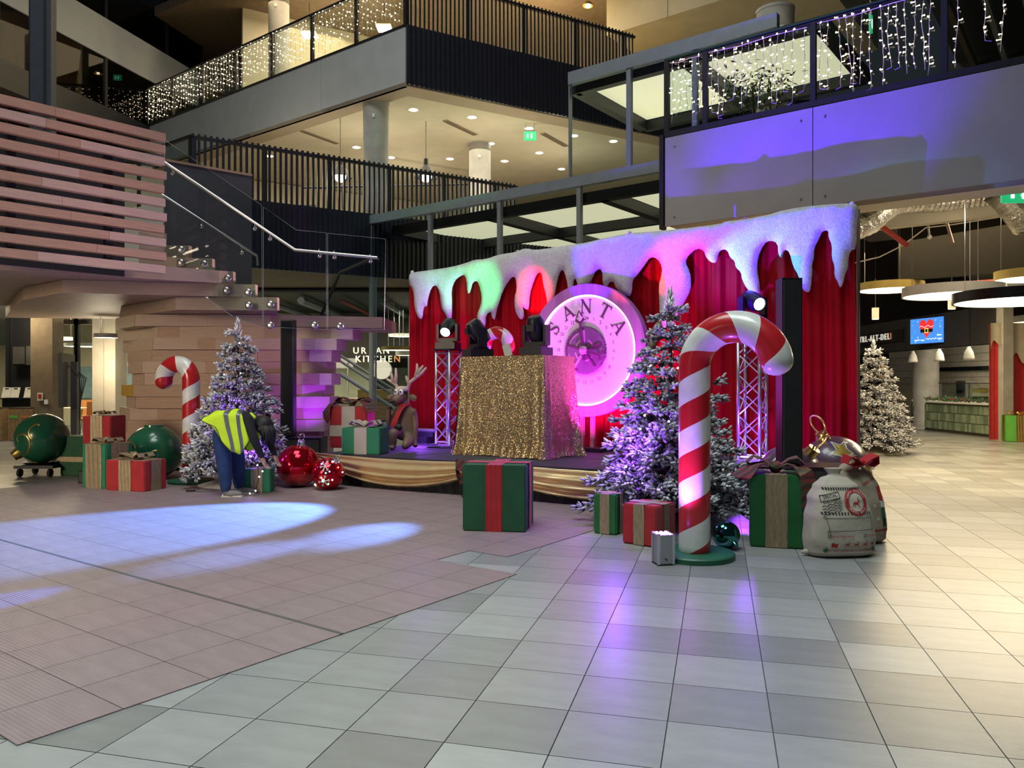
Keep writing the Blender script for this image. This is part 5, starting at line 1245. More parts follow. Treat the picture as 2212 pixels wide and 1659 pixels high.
tl, tr_ = F(512, 1050) + Vector((-.06, .2, 0)), Vector((1.68, 8.30, 0))
xmas_tree('frosted Christmas tree behind the worker in the yellow vest', tl.x, tl.y, 1.0, .3, True, 'snow_skirt')
xmas_tree('large frosted Christmas tree behind the big candy cane', tr_.x, tr_.y, 1.02, 2.1, True, None, 1.08)
p = F(1887, 978); xmas_tree('snowy Christmas tree in front of the deli, lit warm', p.x, p.y, .98, 4.0, False, 'canvas', 1.12)

# ------------------------------------------------------------------ candy canes
def cane(label, loc, rz, H, r, Rh, end, pitch, base_r=.34, base=True, phase=0.0):
    t = thing('candy_cane', label, 'candy cane', loc, rz)
    pts = []; z = .06
    n1 = 34
    Hs = H - Rh - r
    for i in range(n1+1): pts.append(Vector((0, 0, z + (Hs-z)*i/n1)))
    n2 = 34
    for i in range(1, n2+1):
        a = math.pi*end*i/n2; pts.append(Vector((Rh - Rh*math.cos(a), 0, Hs + Rh*math.sin(a))))
    tg = (pts[-1]-pts[-2]).normalized()
    rad = [r]*len(pts)
    # rounded ends
    pre = [pts[0] + Vector((0, 0, -r*.55*math.sin(a))) for a in (1.5, 1.2, .8, .4)]; prr = [r*max(.02, math.cos(a)) for a in (1.5, 1.2, .8, .4)]
    post = [pts[-1] + tg*r*.9*math.sin(a) for a in (.3, .6, .9, 1.2, 1.5)]; por = [r*max(.02, math.cos(a)) for a in (.3, .6, .9, 1.2, 1.5)]
    P_ = pre + pts + post; rr = prr + rad + por; n = 28
    vs = []; uvs = []; Lc = 0; m = len(P_)
    for i, p in enumerate(P_):
        if i: Lc += (P_[i]-P_[i-1]).length
        T = (P_[min(i+1, m-1)]-P_[max(i-1, 0)]).normalized(); nx = Vector((0, 1, 0)); ny = T.cross(nx).normalized()
        for k in range(n): a = 2*math.pi*k/n; vs.append(p + (nx*math.cos(a)+ny*math.sin(a))*rr[i]); uvs.append((Lc/pitch + phase, k/n))
    me = bpy.data.meshes.new('cane'); fs = []; fu = []
    for i in range(m-1):
        for k in range(n):
            l = (k+1) % n; fs.append((i*n+k, i*n+l, (i+1)*n+l, (i+1)*n+k)); k2 = (k+1)/n
            fu += [(uvs[i*n][0], k/n), (uvs[i*n][0], k2), (uvs[(i+1)*n][0], k2), (uvs[(i+1)*n][0], k/n)]
    me.from_pydata([tuple(v) for v in vs], [], fs); uvl = me.uv_layers.new(name='UVMap')
    uvl.data.foreach_set('uv', [c for q in fu for c in q]); me.materials.append(MT['cane_stripe']); me.polygons.foreach_set('use_smooth', [True]*len(me.polygons)); me.update()
    place(me, 'cane', t)
    if base: MB().lathe([(.001, 0), (base_r, 0), (base_r, .04), (base_r-.01, .05), (.001, .05)], 40).build('base_disc', MT['cane_base'], t, smooth='auto')
    return t
p = F(1500, 1203); cane('large red and white candy cane in the foreground on a green disc', p, R(-32), 2.10, .134, .345, .95, .43, .34, True, .35)
p = F(413, 1043); cane('red and white candy cane beside the frosted tree, hook turned to the left edge', p, R(162), 1.90, .125, .25, 1.02, .43, .33, True, .2)
q = CA + c1*2.50 + cf*.95
cane('candy cane arch peeking over the back of the gold desk', (q.x, q.y, ZS), aC, 1.94, .10, .235, 1.0, .40, .3, False, .1)

# ------------------------------------------------------------------ gifts
def gift(label, loc, rz, w, d, h, m, rib, rw=.14, bands=('x', 'y'), bow=None, mb_='gold_matt'):
    t = thing('gift_box', label, 'gift', loc, rz)
    bmx = bmesh.new(); bmesh.ops.create_cube(bmx, size=1); bmesh.ops.scale(bmx, vec=(w, d, h), verts=bmx.verts); bmesh.ops.translate(bmx, vec=(0, 0, h/2+.004), verts=bmx.verts)
    bmesh.ops.bevel(bmx, geom=bmx.edges[:], offset=.012, segments=2, affect='EDGES'); me = bpy.data.meshes.new('box'); bmx.to_mesh(me); bmx.free(); me.materials.append(MT[m]); place(me, 'box', t)
    e = .008
    def band(f):
        def wr(a, b):  # around the box, wrinkled a little
            return f(a, b)
        return wr
    for b_ in bands:
        mb = MB(); ox = .003
        if b_ == 'y':    # band over front, top, back
            for y, s in ((-d/2-e, 1), (d/2+e, -1)):
                mb.grid(lambda a, b, y=y, s=s: ((a-.5)*rw, y - s*.004*math.sin(a*22+b*3), .006+b*h), 12, 8)
            mb.grid(lambda a, b: ((a-.5)*rw, (b-.5)*(d+2*e), h+e+.003*math.sin(a*22)), 12, 6)
        elif b_ == 'x':
            for x in (-w/2-e, w/2+e):
                mb.grid(lambda a, b, x=x: (x + .004*math.sin(a*22+b*3), (a-.5)*rw, .006+b*h), 12, 8)
            mb.grid(lambda a, b: ((a-.5)*(w+2*e), (b-.5)*rw, h+e+.002+.003*math.sin(b*22)), 6, 12)
        else:            # waistband around the sides
            for (x0, y0, x1, y1) in ((-w/2, -d/2, w/2, -d/2), (w/2, -d/2, w/2, d/2), (w/2, d/2, -w/2, d/2), (-w/2, d/2, -w/2, -d/2)):
                nx, ny = (y1-y0), -(x1-x0); l = math.hypot(nx, ny); nx /= l; ny /= l
                mb.grid(lambda a, b: (x0+(x1-x0)*a+nx*e, y0+(y1-y0)*a+ny*e, h*.42+(b-.5)*rw*.8), 8, 4)
        mb.build('ribbon', MT[rib], t, smooth=True)
    if bow:
        kind, bs = bow[0], bow[1]
        if kind == 'full':
            for sx in (-1, 1):
                for sy in (-.25, .25):
                    MB().ribbon([(0, 0, h+.02), (sx*bs*.3, sy*bs, h+.10*bs/.3), (sx*bs*.8, sy*bs*2, h+.16*bs/.3), (sx*bs, sy*bs*2.2, h+.08*bs/.3), (sx*bs*.75, sy*bs*1.6, h+.03), (sx*bs*.2, 0, h+.02)], (0, bs*.33, 0), .007).build('bow_loop', MT[mb_], t, smooth='auto')
        else:
            for sx, fall in ((1, bow[2]), (-1, bow[3])):   # wide tails falling over the edges, soft loops on top
                px = w/2
                MB().ribbon([(0, -.04, h+.05), (sx*.10, -.05, h+.10), (sx*px*.72, -.07, h+.085), (sx*(px+.03), -.12, h+.02), (sx*(px+.07), -.16, h-fall*.35), (sx*(px+.06), -.19, h-fall*.7), (sx*(px+.03), -.21, h-fall)],
                    [(0, .06, 0), (0, .10, 0), (sx*.02, .15, 0), (sx*.06, .13, .02), (sx*.09, .08, 0), (sx*.07, .05, 0), (.005, .005, 0)], .008).build('bow_tail', MT[mb_], t, smooth='auto')
                MB().ribbon([(0, .02, h+.04), (sx*.12, .03, h+.13), (sx*bs*.75, .05, h+.15), (sx*bs, .06, h+.09), (sx*bs*.7, .04, h+.05), (sx*.05, .02, h+.04)], [(0, .05, 0), (0, .10, 0), (0, .13, 0), (0, .13, 0), (0, .10, 0), (0, .05, 0)], .008).build('bow_loop', MT[mb_], t, smooth='auto')
        MB().ball((0, -.02, h+.06), .045*min(bs, .28)/.2, 10, 8).build('bow_knot', MT[mb_], t, smooth=True)
    return t
gift('big dark green gift with a red ribbon standing alone on the floor before the stage', F(1078, 1138), R(-9), .64, .60, .665, 'gift_dark_green', 'gift_red', .165, ('y', 'x'))
gift('green gift with a gold ribbon under the large tree, beside the red one', F(1316, 1150), R(-28), .24, .24, .39, 'gift_green', 'gold_matt', .10, ('y', 'x'))
gift('red gift with gold ribbons under the large tree, beside the candy cane', F(1402, 1172), R(-40), .36, .36, .37, 'gift_red', 'gold_matt', .11, ('y', 'x'))
gift('tall green gift with a tartan bow next to the santa sacks', F(1678, 1178) + Vector((.02, .10, 0)), R(-16), .46, .46, .655, 'gift_green', 'gold_matt', .19, ('y',), ('drape', .26, .46, .05), 'tartan')
p = F(785, 982, ZS); gift('mint green gift with a cream ribbon at the front corner of the stage', p + Vector((.0, .18, 0)), R(-10), .58, .42, .385, 'gift_mint', 'canvas', .19, ('y',), ('full', .2), 'canvas')
p = F(752, 970, ZS); gift('red and white gift with a tartan bow behind the mint green one', (p.x, p.y+.35, ZS), R(-8), .62, .40, .66, 'gift_red', 'canvas', .22, ('y', 'z'), ('drape', .28, .10, .26), 'tartan')
p = F(217, 1055); gift('tall mint green gift with a wide beige ribbon at the left', p + Vector((0, .2, 0)), R(-22), .46, .46, .62, 'gift_mint', 'gold_matt', .30, ('y', 'x'), ('full', .16))
p = F(278, 1062); gift('red gift with beige ribbons in front of the green ornament', p + Vector((0, .22, 0)), R(-17), .66, .42, .42, 'gift_red', 'gold_matt', .2, ('y', 'x'), ('full', .18))
p = F(226, 1033); gift('narrow tall red gift with a gold ribbon standing at the back of the left group', (p.x, p.y, 0), R(-6), .46, .40, .98, 'gift_red', 'gold_matt', .19, ('y',), ('full', .13))
p = F(158, 1028); gift('dark green upright gift with a gold waist ribbon beside the dolly ornament', p + Vector((0, .2, 0)), R(-8), .42, .38, .63, 'gift_dark_green', 'gold_matt', .10, ('z',))
p = F(560, 1062); gift('small mint green gift with a beige ribbon at the feet of the worker', (p.x, p.y, 0), R(6), .36, .30, .32, 'gift_mint', 'gold_matt', .15, ('y',))
p = F(2204, 955); gift('bright green gift with a gold ribbon by the red curtain at the right edge', p + Vector((.1, .25, 0)), R(-20), .62, .6, .66, 'gift_bright_green', 'gold', .2, ('y', 'x'), ('full', .2), 'gold')
p = F(174, 1046); bx = thing('black_box', 'small black box on the floor between the green gifts', 'box', p + Vector((.05, .12, 0)), R(-10)); MB().box((0, 0, .1), (.18, .2, .2)).build('case', MT['black_plastic'], bx); MB().box((0, -.102, .1), (.14, .01, .15)).build('front', MT['charcoal'], bx)

# ------------------------------------------------------------------ giant baubles
def bauble(label, c, r, m, up=(0, 0, 1), cap='gold', ring=.10, capr=.14, name='giant_bauble', ch_=1.0):
    t = thing(name, label, 'ornament', (c[0], c[1], c[2]-r)); C0 = Vector((0, 0, r)); q = Vector(up).normalized(); M = q.to_track_quat('Z', 'Y').to_matrix().to_4x4()
    MB().ball(C0, r, 40, 26).build('globe', MT[m], t, smooth=True)
    MB().lathe([(capr, r*.90), (capr*.96, r*(1+.06*ch_)), (capr*.84, r*(1+.16*ch_)), (capr*.86, r*(1+.22*ch_)), (.001, r*(1+.22*ch_))], 24, C0, M).build('cap', MT[cap], t, smooth='auto')
    if ring:
        mb = MB(); pts = [C0 + (M @ Vector((ring*math.cos(a*math.pi/14), 0, r*1.22 + ring*.9 + ring*math.sin(a*math.pi/14)))) for a in range(28)]; mb.tube(pts, ring*.10, 8, closed=True); mb.build('ring', MT[cap], t, smooth=True)
    return t, C0
def on_ball(t, C0, r, fn, w, n, m, name, thick=.004):
    """raised painted line on the globe; fn gives a direction for 0..1"""
    mb = MB(); pts = [C0 + Vector(fn(i/n)).normalized()*(r+thick*.3) for i in range(n+1)]; vs = []
    for i in range(n+1):
        T = (pts[min(i+1, n)]-pts[max(i-1, 0)]).normalized(); N_ = (pts[i]-C0).normalized(); S = T.cross(N_)*w/2; ww = 1 if 0 < i < n else .3
        vs += [pts[i]-S*ww, pts[i]-S*ww*.6+N_*thick, pts[i]+S*ww*.6+N_*thick, pts[i]+S*ww]
    mb.add(vs, [(i*4+k, i*4+k+1, i*4+k+5, i*4+k+4) for i in range(n) for k in range(3)]); return mb.build(name, m, t, smooth=True)
def swirl(cx, cz, r0, r1, a0, a1, back=-1):
    def f(t):
        a = a0+(a1-a0)*t; r_ = r0+(r1-r0)*t; x = cx + r_*math.cos(a); z = cz + r_*math.sin(a); y = -math.sqrt(max(.02, 1-x*x-z*z)); return (x, y, z)
    return f
# green one on its dolly
p = F(92, 1027); r_ = .40; t, C0 = bauble('dark green bauble with gold swirls lying on a black wheeled dolly', (p.x, p.y, r_+.2), r_, 'ornament_green', (-.75, -.5, -.62), 'gold', 0, .09)
for f in (swirl(-.35, -.05, .06, .55, 3.5, -1.2), swirl(.35, .45, .12, .45, 1.6, 4.4)): on_ball(t, C0, r_, f, .03, 40, MT['gold'], 'swirl')
dl = thing('dolly', 'black wheeled dolly under the dark green bauble', 'dolly', (p.x, p.y, 0)); MB().box((0, 0, .16), (.62, .5, .05)).build('platform', MT['black_steel'], dl); MB().lathe([(.2, 0), (.3, .06), (.27, .06), (.18, .01)], 20, (0, 0, .17)).build('cradle', MT['black_steel'], dl)
for x in (-.24, .24):
    for y in (-.2, .2): MB().lathe([(.03, -.02), (.065, -.018), (.065, .018), (.03, .02)], 14, (x, y, .066), Matrix.Rotation(R(90), 4, 'Y')).build('caster', MT['rubber'], dl)
p = F(333, 1035); r_ = .42; t, C0 = bauble('big green bauble with gold swirls and a flat top behind the red gift', (p.x, p.y, r_), r_, 'ornament_green', (0, 0, 1), 'ornament_green', 0, .15, 'giant_bauble', .05)
for f in (swirl(-.45, .05, .1, .5, -.4, 2.6), swirl(.45, -.25, .08, .38, 5.5, 1.4), swirl(-.42, .0, .02, .24, .2, 3.0)): on_ball(t, C0, r_, f, .03, 40, MT['gold'], 'swirl')
p = F(384, 1000); r_ = .16; bauble('small pink metallic bauble behind the candy cane', (p.x-.25, p.y-1.75, .70), r_*.5, 'chrome', (0, 0, 1), 'chrome', .03, .03, 'small_bauble')
# red mirror ball pair
p = F(651, 1052); r_ = .305; t, C0 = bauble('glossy red bauble beside the stage corner', (p.x-.05, p.y+.02, r_), r_, 'ornament_red', (.15, -.1, 1), 'chrome', .05, .06)
mb = MB()
for i in range(9):
    for k in range(34):
        a = math.pi*(1.06+.88*k/33); el = -.35-.085*i; d = Vector((math.cos(a)*math.cos(el), math.sin(a)*math.cos(el), math.sin(el))); mb.ball(C0+d*(r_+.0005), .0035, 4, 3)
tag(mb.build('glitter_dots', MT['print_white'], t), kind='stuff')
p = F(709, 1058); r_ = .225; t, C0 = bauble('small red bauble with snowflakes and coloured lights in front of the stage', (p.x, p.y, r_), r_, 'ornament_red', (.5, -.3, .8), 'chrome', .035, .05)
def flake(cx, cz, s):
    for k in range(6):
        a = k*math.pi/3+.2
        on_ball(t, C0, r_, lambda q, a=a: (cx+s*q*math.cos(a), -math.sqrt(max(.05, 1-(cx+s*q*math.cos(a))**2-(cz+s*q*math.sin(a))**2)), cz+s*q*math.sin(a)), .012, 6, MT['print_white'], 'snowflake_arm')
        for b in (-.6, .6):
            x0, z0 = cx+s*.6*math.cos(a), cz+s*.6*math.sin(a); on_ball(t, C0, r_, lambda q: (x0+s*.35*q*math.cos(a+b), -math.sqrt(max(.05, 1-(x0+s*.35*q*math.cos(a+b))**2-(z0+s*.35*q*math.sin(a+b))**2)), z0+s*.35*q*math.sin(a+b)), .010, 4, MT['print_white'], 'snowflake_arm')
flake(.0, .55, .34); flake(-.05, -.35, .38)
rn = random.Random(2)
for nm_, cc in (('light_blue', (.15, .3, 1)), ('light_green', (.1, 1, .4)), ('light_red', (1, .1, .05)), ('light_white', (.9, .95, 1))): emis(nm_, cc, 9)
for k in range(14):
    a = rn.uniform(-2.9, -.2); el = rn.uniform(-.8, .9); d = Vector((math.cos(a)*math.cos(el), math.sin(a)*math.cos(el), math.sin(el)))
    MB().ball(C0+d*(r_+.008), .011, 6, 5).build('lamp', MT[('light_blue', 'light_green', 'light_red', 'light_white')[k % 4]], t)
# plum ones behind the subwoofer
c = (3.98, 9.65, .42); r_ = .42; t, C0 = bauble('plum bauble with a white edged gold star behind the black subwoofer', c, r_, 'plum', (-.38, -.12, .90), 'gold', .12, .085)
def star(cx, cz, s, n, ph, m, rad=1.004, name='star'):
    mb = MB(); pts = []
    for k in range(2*n*6):
        f = k/6; i0 = int(f); g = f-i0; ra, rb2 = (s if i0 % 2 == 0 else s*.5), (s if i0 % 2 else s*.5); a0, a1 = ph+math.pi*i0/n, ph+math.pi*(i0+1)/n
        x = cx + ra*math.cos(a0)*(1-g) + rb2*math.cos(a1)*g; z = cz + ra*math.sin(a0)*(1-g) + rb2*math.sin(a1)*g; pts.append((x, z))
    dirs = [Vector((x, -math.sqrt(max(.03, 1-x*x-z*z)), z)).normalized() for x, z in pts]; cd2 = Vector((cx, -math.sqrt(max(.03, 1-cx*cx-cz*cz)), cz)).normalized()
    vs = [C0+d*r_*rad for d in dirs] + [C0 + (d*.5+cd2*.5).normalized()*r_*rad for d in dirs] + [C0+cd2*r_*rad]; n_ = len(pts)
    mb.add(vs, [(i, (i+1) % n_, (i+1) % n_+n_, i+n_) for i in range(n_)] + [(i+n_, (i+1) % n_+n_, 2*n_) for i in range(n_)]); o = mb.build(name, MT[m], t, smooth=True)
    e = MB(); e.tube([C0+d*r_*rad for d in dirs], .008, 5, closed=True); e.build('star_edge', MT['print_white'], o)
star(.62, -.05, .50, 5, .3, 'plum_gold'); star(-.1, .62, .3, 5, 1.0, 'plum_gold')
c = (3.26, 9.2, .385); r_ = .38; t, C0 = bauble('plum bauble with a white crescent tucked between the truss and the subwoofer', c, r_, 'plum', (.45, -.40, .72), 'gold', .11, .085)
on_ball(t, C0, r_, swirl(-.45, .2, .30, .34, 1.6, 4.6), .03, 24, MT['print_white'], 'crescent'); on_ball(t, C0, r_, swirl(0, 0, .86, .86, 1.5, 3.9), .025, 36, MT['print_white'], 'edge_line')
p = F(1568, 1185); r_ = .125; t, C0 = bauble('teal mirror bauble on the floor behind the large candy cane', (p.x, p.y, r_), r_, 'teal_chrome', (.3, -.6, -.4), 'teal_chrome', 0, .03)

# ------------------------------------------------------------------ loudspeakers
def column_pa(label, cx, cy, colx, w, d, h, ch, rz=0):
    t = thing('column_speaker', label, 'speaker', (cx, cy, 0), rz); m = MT['black_plastic']
    MB().box((0, 0, h/2), (w, d, h)).build('subwoofer', m, t); MB().box((0, -d/2-.006, h*.5), (w*.92, .012, h*.86)).build('sub_grille', MT['charcoal'], t)
    MB().box((colx, 0, h+ch/2), (.21, .20, ch)).build('column', m, t); MB().box((colx, -.104, h+ch/2), (.18, .01, ch-.05)).build('column_grille', MT['black_cloth'], t)
    for x in (-w*.4, w*.4):
        for y in (-d*.35, d*.35): MB().lathe([(.025, -.0), (.025, .01)], 8, (x, y, 0)).build('foot', MT['rubber'], t)
    return t
column_pa('black column loudspeaker on a subwoofer behind the santa sacks', 3.195, 8.25, 2.92-3.195, .82, .48, .63, 1.96)
column_pa('black column loudspeaker on a subwoofer beside the timber stair', -3.42, 12.95, -.28, .62, .48, .60, 1.93)

# ------------------------------------------------------------------ silver battery uplight
p = F(1440, 1218); up_ = thing('uplight', 'small silver battery uplight at the foot of the large candy cane', 'stage light', p + Vector((-.03, .0, 0)), R(12))
MB().box((0, 0, .13), (.135, .135, .24)).build('case', MT['steel'], up_)
for x in (-.07, .07):
    for y in (-.07, .07): MB().box((x*.9, y*.9, .135), (.02, .02, .25)).build('corner', MT['truss_alu'], up_)
emis('led_violet', (.45, .18, 1), 8)
for x in (-.04, 0, .04):
    for y in (-.04, 0, .04): MB().lathe([(.016, .252), (.012, .262), (.001, .262)], 8, (x, y, 0)).build('led', MT['led_violet'], up_)
MB().lathe([(.008, 0), (.008, .01)], 8, (0, -.068, .05), RX).build('socket', MT['black_plastic'], up_); MB().box((0, 0, .007), (.14, .14, .014)).build('rubber_foot', MT['rubber'], up_)

# ------------------------------------------------------------------ sacks
def sack(label, loc, rz, W, D, Hs, m, lean=0):
    t = thing('santa_sack', label, 'sack', loc, rz)
    prof = [(0, .88, .55), (.04, .98, .9), (.2, 1.0, 1.0), (.45, .95, .98), (.65, .83, .86), (.8, .64, .66), (.88, .42, .44), (.92, .17, .22), (.945, .15, .19), (.97, .22, .26), (1.0, .25, .3)]
    def wd2(f):
        for k in range(len(prof)-1):
            if f <= prof[k+1][0]:
                g = (f-prof[k][0])/(prof[k+1][0]-prof[k][0]); g = g*g*(3-2*g); return prof[k][1]+(prof[k+1][1]-prof[k][1])*g, prof[k][2]+(prof[k+1][2]-prof[k][2])*g
        return prof[-1][1:]
    def surf(a, f):
        w, d = wd2(f); c, s = math.cos(a), math.sin(a); e = .72
        x = W/2*w*math.copysign(abs(c)**e, c); y = D/2*d*math.copysign(abs(s)**e, s)
        wr = .010*noise.noise(Vector((x*9, y*9, f*6))) + .012*math.sin(a*11+f*3)*max(0, f-.62)*2
        return Vector((x*(1+wr*3), y*(1+wr*3) + lean*f*f, f*Hs + .004))
    mb = MB(); mb.grid(lambda a, b: surf(a*2*math.pi, b), 72, 46); mb.build('bag', MT[m], t, smooth=True)
    mb = MB(); mb.add([surf(2*math.pi*k/72, 0) for k in range(72)], [tuple(range(71, -1, -1))]); mb.build('bottom', MT[m], t)
    for s in (-1, 1): MB().ball((s*W*.46, -.0, .035), .05, 10, 6, (1.4, .5, .5)).build('corner', MT[m], t, smooth=True)
    def fy(x, f):
        w, d = wd2(f); X = min(.985, abs(x)/(W/2*w)); c = X**(1/.72); s = math.sqrt(max(0, 1-c*c)); return -D/2*d*s**.72*1.012 + lean*f*f - .006
    def decal(vs, fs, name, mm):
        mb = MB(); mb.add([(v[0], fy(v[0], v[1]/Hs), v[1]) for v in vs], fs); return mb.build(name, MT[mm], t)
    def line(pts, w, name, mm):
        vs = []; n = len(pts)
        for i, p in enumerate(pts):
            T = (Vector(pts[min(i+1, n-1)])-Vector(pts[max(i-1, 0)])).normalized(); N_ = Vector((-T.y, T.x))*w/2; vs += [(p[0]-N_.x, p[1]-N_.y), (p[0]+N_.x, p[1]+N_.y)]
        return decal(vs, [(2*i, 2*i+1, 2*i+3, 2*i+2) for i in range(n-1)], name, mm)
    def txt(s, size, x, z, name, mm, rot=0, n=0):
        vs, fs = text_mb(s, size); c, s_ = math.cos(rot), math.sin(rot); return decal([(x+v.x*c-v.y*s_, z+v.x*s_+v.y*c) for v in vs], fs, name, mm)
    return t, decal, line, txt
p = F(1828, 1207); t, decal, line, txt = sack('cream santa sack with a red reindeer postmark in front', p + Vector((0, .15, 0)), R(6), .60, .36, .74, 'canvas', .10)
L_ = lambda a, b, n=14: [(a[0]+(b[0]-a[0])*i/n, a[1]+(b[1]-a[1])*i/n) for i in range(n+1)]
for z, x0, x1 in ((.375, -.21, .22), (.575, -.16, .17)):
    for k in range(17): x = x0+(x1-x0)*k/16; decal([(x-.006, z), (x+.006, z), (x+.0, z+.02), (x-.012, z+.02)], [(0, 1, 2, 3)], 'dash', 'print_black')
txt('SPECIAL', .034, -.125, .522, 'lettering', 'print_black', .22); txt('DELIVERY', .034, -.118, .488, 'lettering', 'print_black', .22)
line(L_((-.205, .475), (-.045, .512)) , .005, 'stamp_frame', 'print_black'); line(L_((-.205, .525), (-.05, .562)), .005, 'stamp_frame', 'print_black'); line(L_((-.205, .475), (-.205, .525), 4), .005, 'stamp_frame', 'print_black'); line(L_((-.047, .512), (-.05, .562), 4), .005, 'stamp_frame', 'print_black')
for k in range(4): line([(-.20+.16*i/24, .435-.022*k+.05*i/24+.006*math.sin(i*.9)) for i in range(25)], .005, 'wave_line', 'print_black')
cx, cz = .095, .475
def ring2(r0, r1, mm, n=48): decal([(cx+r*math.cos(2*math.pi*k/n), cz+r*math.sin(2*math.pi*k/n)*1.05) for k in range(n) for r in (r0, r1)], [(2*k, 2*k+1, (2*k+3) % (2*n), (2*k+2) % (2*n)) for k in range(n)], 'postmark', mm)
ring2(.072, .100, 'print_red'); ring2(.104, .109, 'print_red')
def arc_txt(s, a0, a1, r, size, flip=False):
    for k, chx in enumerate(s):
        if chx == ' ': continue
        a = a0+(a1-a0)*k/(len(s)-1); vs, fs = text_mb(chx, size); rot = a-math.pi/2 if not flip else a+math.pi/2; c, s_ = math.cos(rot), math.sin(rot)
        mb = [(cx+r*math.cos(a)+v.x*c-v.y*s_, cz+r*math.sin(a)*1.05+v.x*s_+v.y*c) for v in vs]
        o = decal([(x, z) for x, z in mb], fs, 'lettering', 'print_white'); o.location.y -= .003
arc_txt('SANTA EXPRESS', 2.7, .45, .086, .024); arc_txt('NORTH POLE', -2.5, -.65, .086, .026, True)
def deer(x, z, s, mm):   # little running deer
    line([(x-.45*s, z), (x, z+.05*s), (x+.35*s, z+.02*s)], .30*s, 'deer', mm); line([(x+.3*s, z+.05*s), (x+.5*s, z+.42*s), (x+.72*s, z+.45*s)], .16*s, 'deer', mm)
    for a, b in ((-.42, -.65), (-.3, -.2), (.25, .15), (.35, .6)): line([(x+a*s, z), (x+(a+b)/2*s, z-.3*s), (x+b*s, z-.62*s)], .09*s, 'deer', mm)
    for k in (0, .12): line([(x+(.52-k)*s, z+.5*s), (x+(.42-k)*s, z+.75*s), (x+(.62-k)*s, z+.98*s)], .05*s, 'deer', mm)
deer(.09, .465, .055, 'print_red')
line(L_((-.19, .345), (.22, .345)), .004, 'scroll_frame', 'print_black'); line(L_((-.17, .235), (.23, .245)), .004, 'scroll_frame', 'print_black'); line(L_((-.185, .345), (-.165, .235), 5), .004, 'scroll_frame', 'print_black'); line(L_((.22, .345), (.23, .245), 5), .004, 'scroll_frame', 'print_black')
for px_, pz_ in ((-.195, .35), (-.172, .23)): line([(px_+.012*math.cos(a*.6), pz_+.012*math.sin(a*.6)) for a in range(11)], .004, 'scroll_curl', 'print_black')
for x, s_ in ((-.17, 'Santa Approved'), (.14, 'Checked')):
    line([(x-.012, .185), (x+.012, .185), (x+.012, .205), (x-.012, .205), (x-.012, .185)], .004, 'tick_box', 'print_black'); line([(x-.006, .195), (x, .188), (x+.016, .212)], .004, 'tick', 'print_black')
txt('Santa Approved', .030, -.06, .195, 'lettering', 'print_red'); txt('Checked', .030, .215, .195, 'lettering', 'print_red')
for x in (-.02, .06, .14, .22): deer(x, .125, .036, 'print_red')
decal([(-.16, .105), (-.11, .10), (-.10, .135), (-.125, .13), (-.14, .14), (-.155, .14)], [(0, 1, 2, 3, 4, 5)], 'sleigh', 'print_red')
txt('DO NOT OPEN UNTIL DECEMBER 25TH', .026, .04, .072, 'lettering', 'print_red')
for x in (-.20, .235): decal([(x-.025, .07), (x, .055), (x+.025, .075), (x+.005, .10), (x-.01, .085)], [(0, 1, 2, 3, 4)], 'holly', 'print_green')
p = F(1868, 1180); t, decal, line, txt = sack('darker linen sack with a red bow leaning behind the cream santa sack', p + Vector((.03, .20, 0)), R(14), .52, .34, .80, 'canvas_dark', .12)
# printed gnome and snowflakes
line([(.15, .40), (.16, .47), (.155, .53)], .06, 'gnome_hat', 'print_red'); line([(.12, .405), (.195, .405)], .03, 'gnome_brim', 'print_white'); line([(.16, .33), (.16, .40)], .055, 'gnome_beard', 'print_white'); line([(.16, .24), (.16, .34)], .05, 'gnome_coat', 'print_green'); line([(.165, .17), (.165, .24)], .04, 'gnome_legs', 'print_black')
for x, z in ((.06, .36), (.09, .24), (.0, .30)):
    for k in range(3): a = k*math.pi/3; line([(x-.02*math.cos(a), z-.02*math.sin(a)), (x+.02*math.cos(a), z+.02*math.sin(a))], .004, 'snowflake', 'print_white')
txt('open me', .05, .05, .58, 'lettering', 'print_red', .3)
line(L_((-.1, .13), (.22, .13)), .012, 'printed_border', 'print_red')
for sx in (-1, 1):
    MB().ribbon([(0, -.02, .74), (sx*.08, -.05, .80), (sx*.15, -.04, .82), (sx*.17, -.02, .75), (sx*.10, -.04, .72), (0, -.02, .74)], [(0, .055, .01)]*6, .008).build('bow_loop', MT['red_fabric'], t, smooth='auto')
MB().ball((0, -.04, .75), .035, 8, 6).build('bow_knot', MT['red_fabric'], t, smooth=True)
for x in (-.06, .08): MB().ball((x, -.1, .70), .012, 6, 5).build('pompom', MT['print_white'], t)
# small things lying about
p = F(412, 1063); b = thing('cable_block', 'black power block with cord on the floor before the candy cane', 'power block', p); MB().box((0, 0, .015), (.11, .05, .03)).build('block', MT['rubber'], b); MB().tube([(.05, 0, .01), (.2, -.03, .008), (.4, .02, .008), (.62, -.06, .008)], .005, 5).build('cord', MT['bulb_wire'], b)
fw = thing('fairy_light_string', 'loose string of fairy lights hanging from the tree over the small gift', 'string lights', F(545, 1066)); o3 = F(545, 1066)
pts = [P(525, 958, 10.35), P(540, 985, 10.35), P(556, 1005, 10.32), P(560, 1030, 10.2), P(552, 1060, 10.2), P(540, 1066, 10.25)]
MB().tube(pts, .006, 5).build('wire', MT['bulb_wire'], fw, world=True)
for q in pts + [P(567, 1018, 10.2), P(482, 1068, 10.3)]: MB().ball(q, .011, 6, 5).build('bulb', MT['bulb_tree'], fw, world=True)
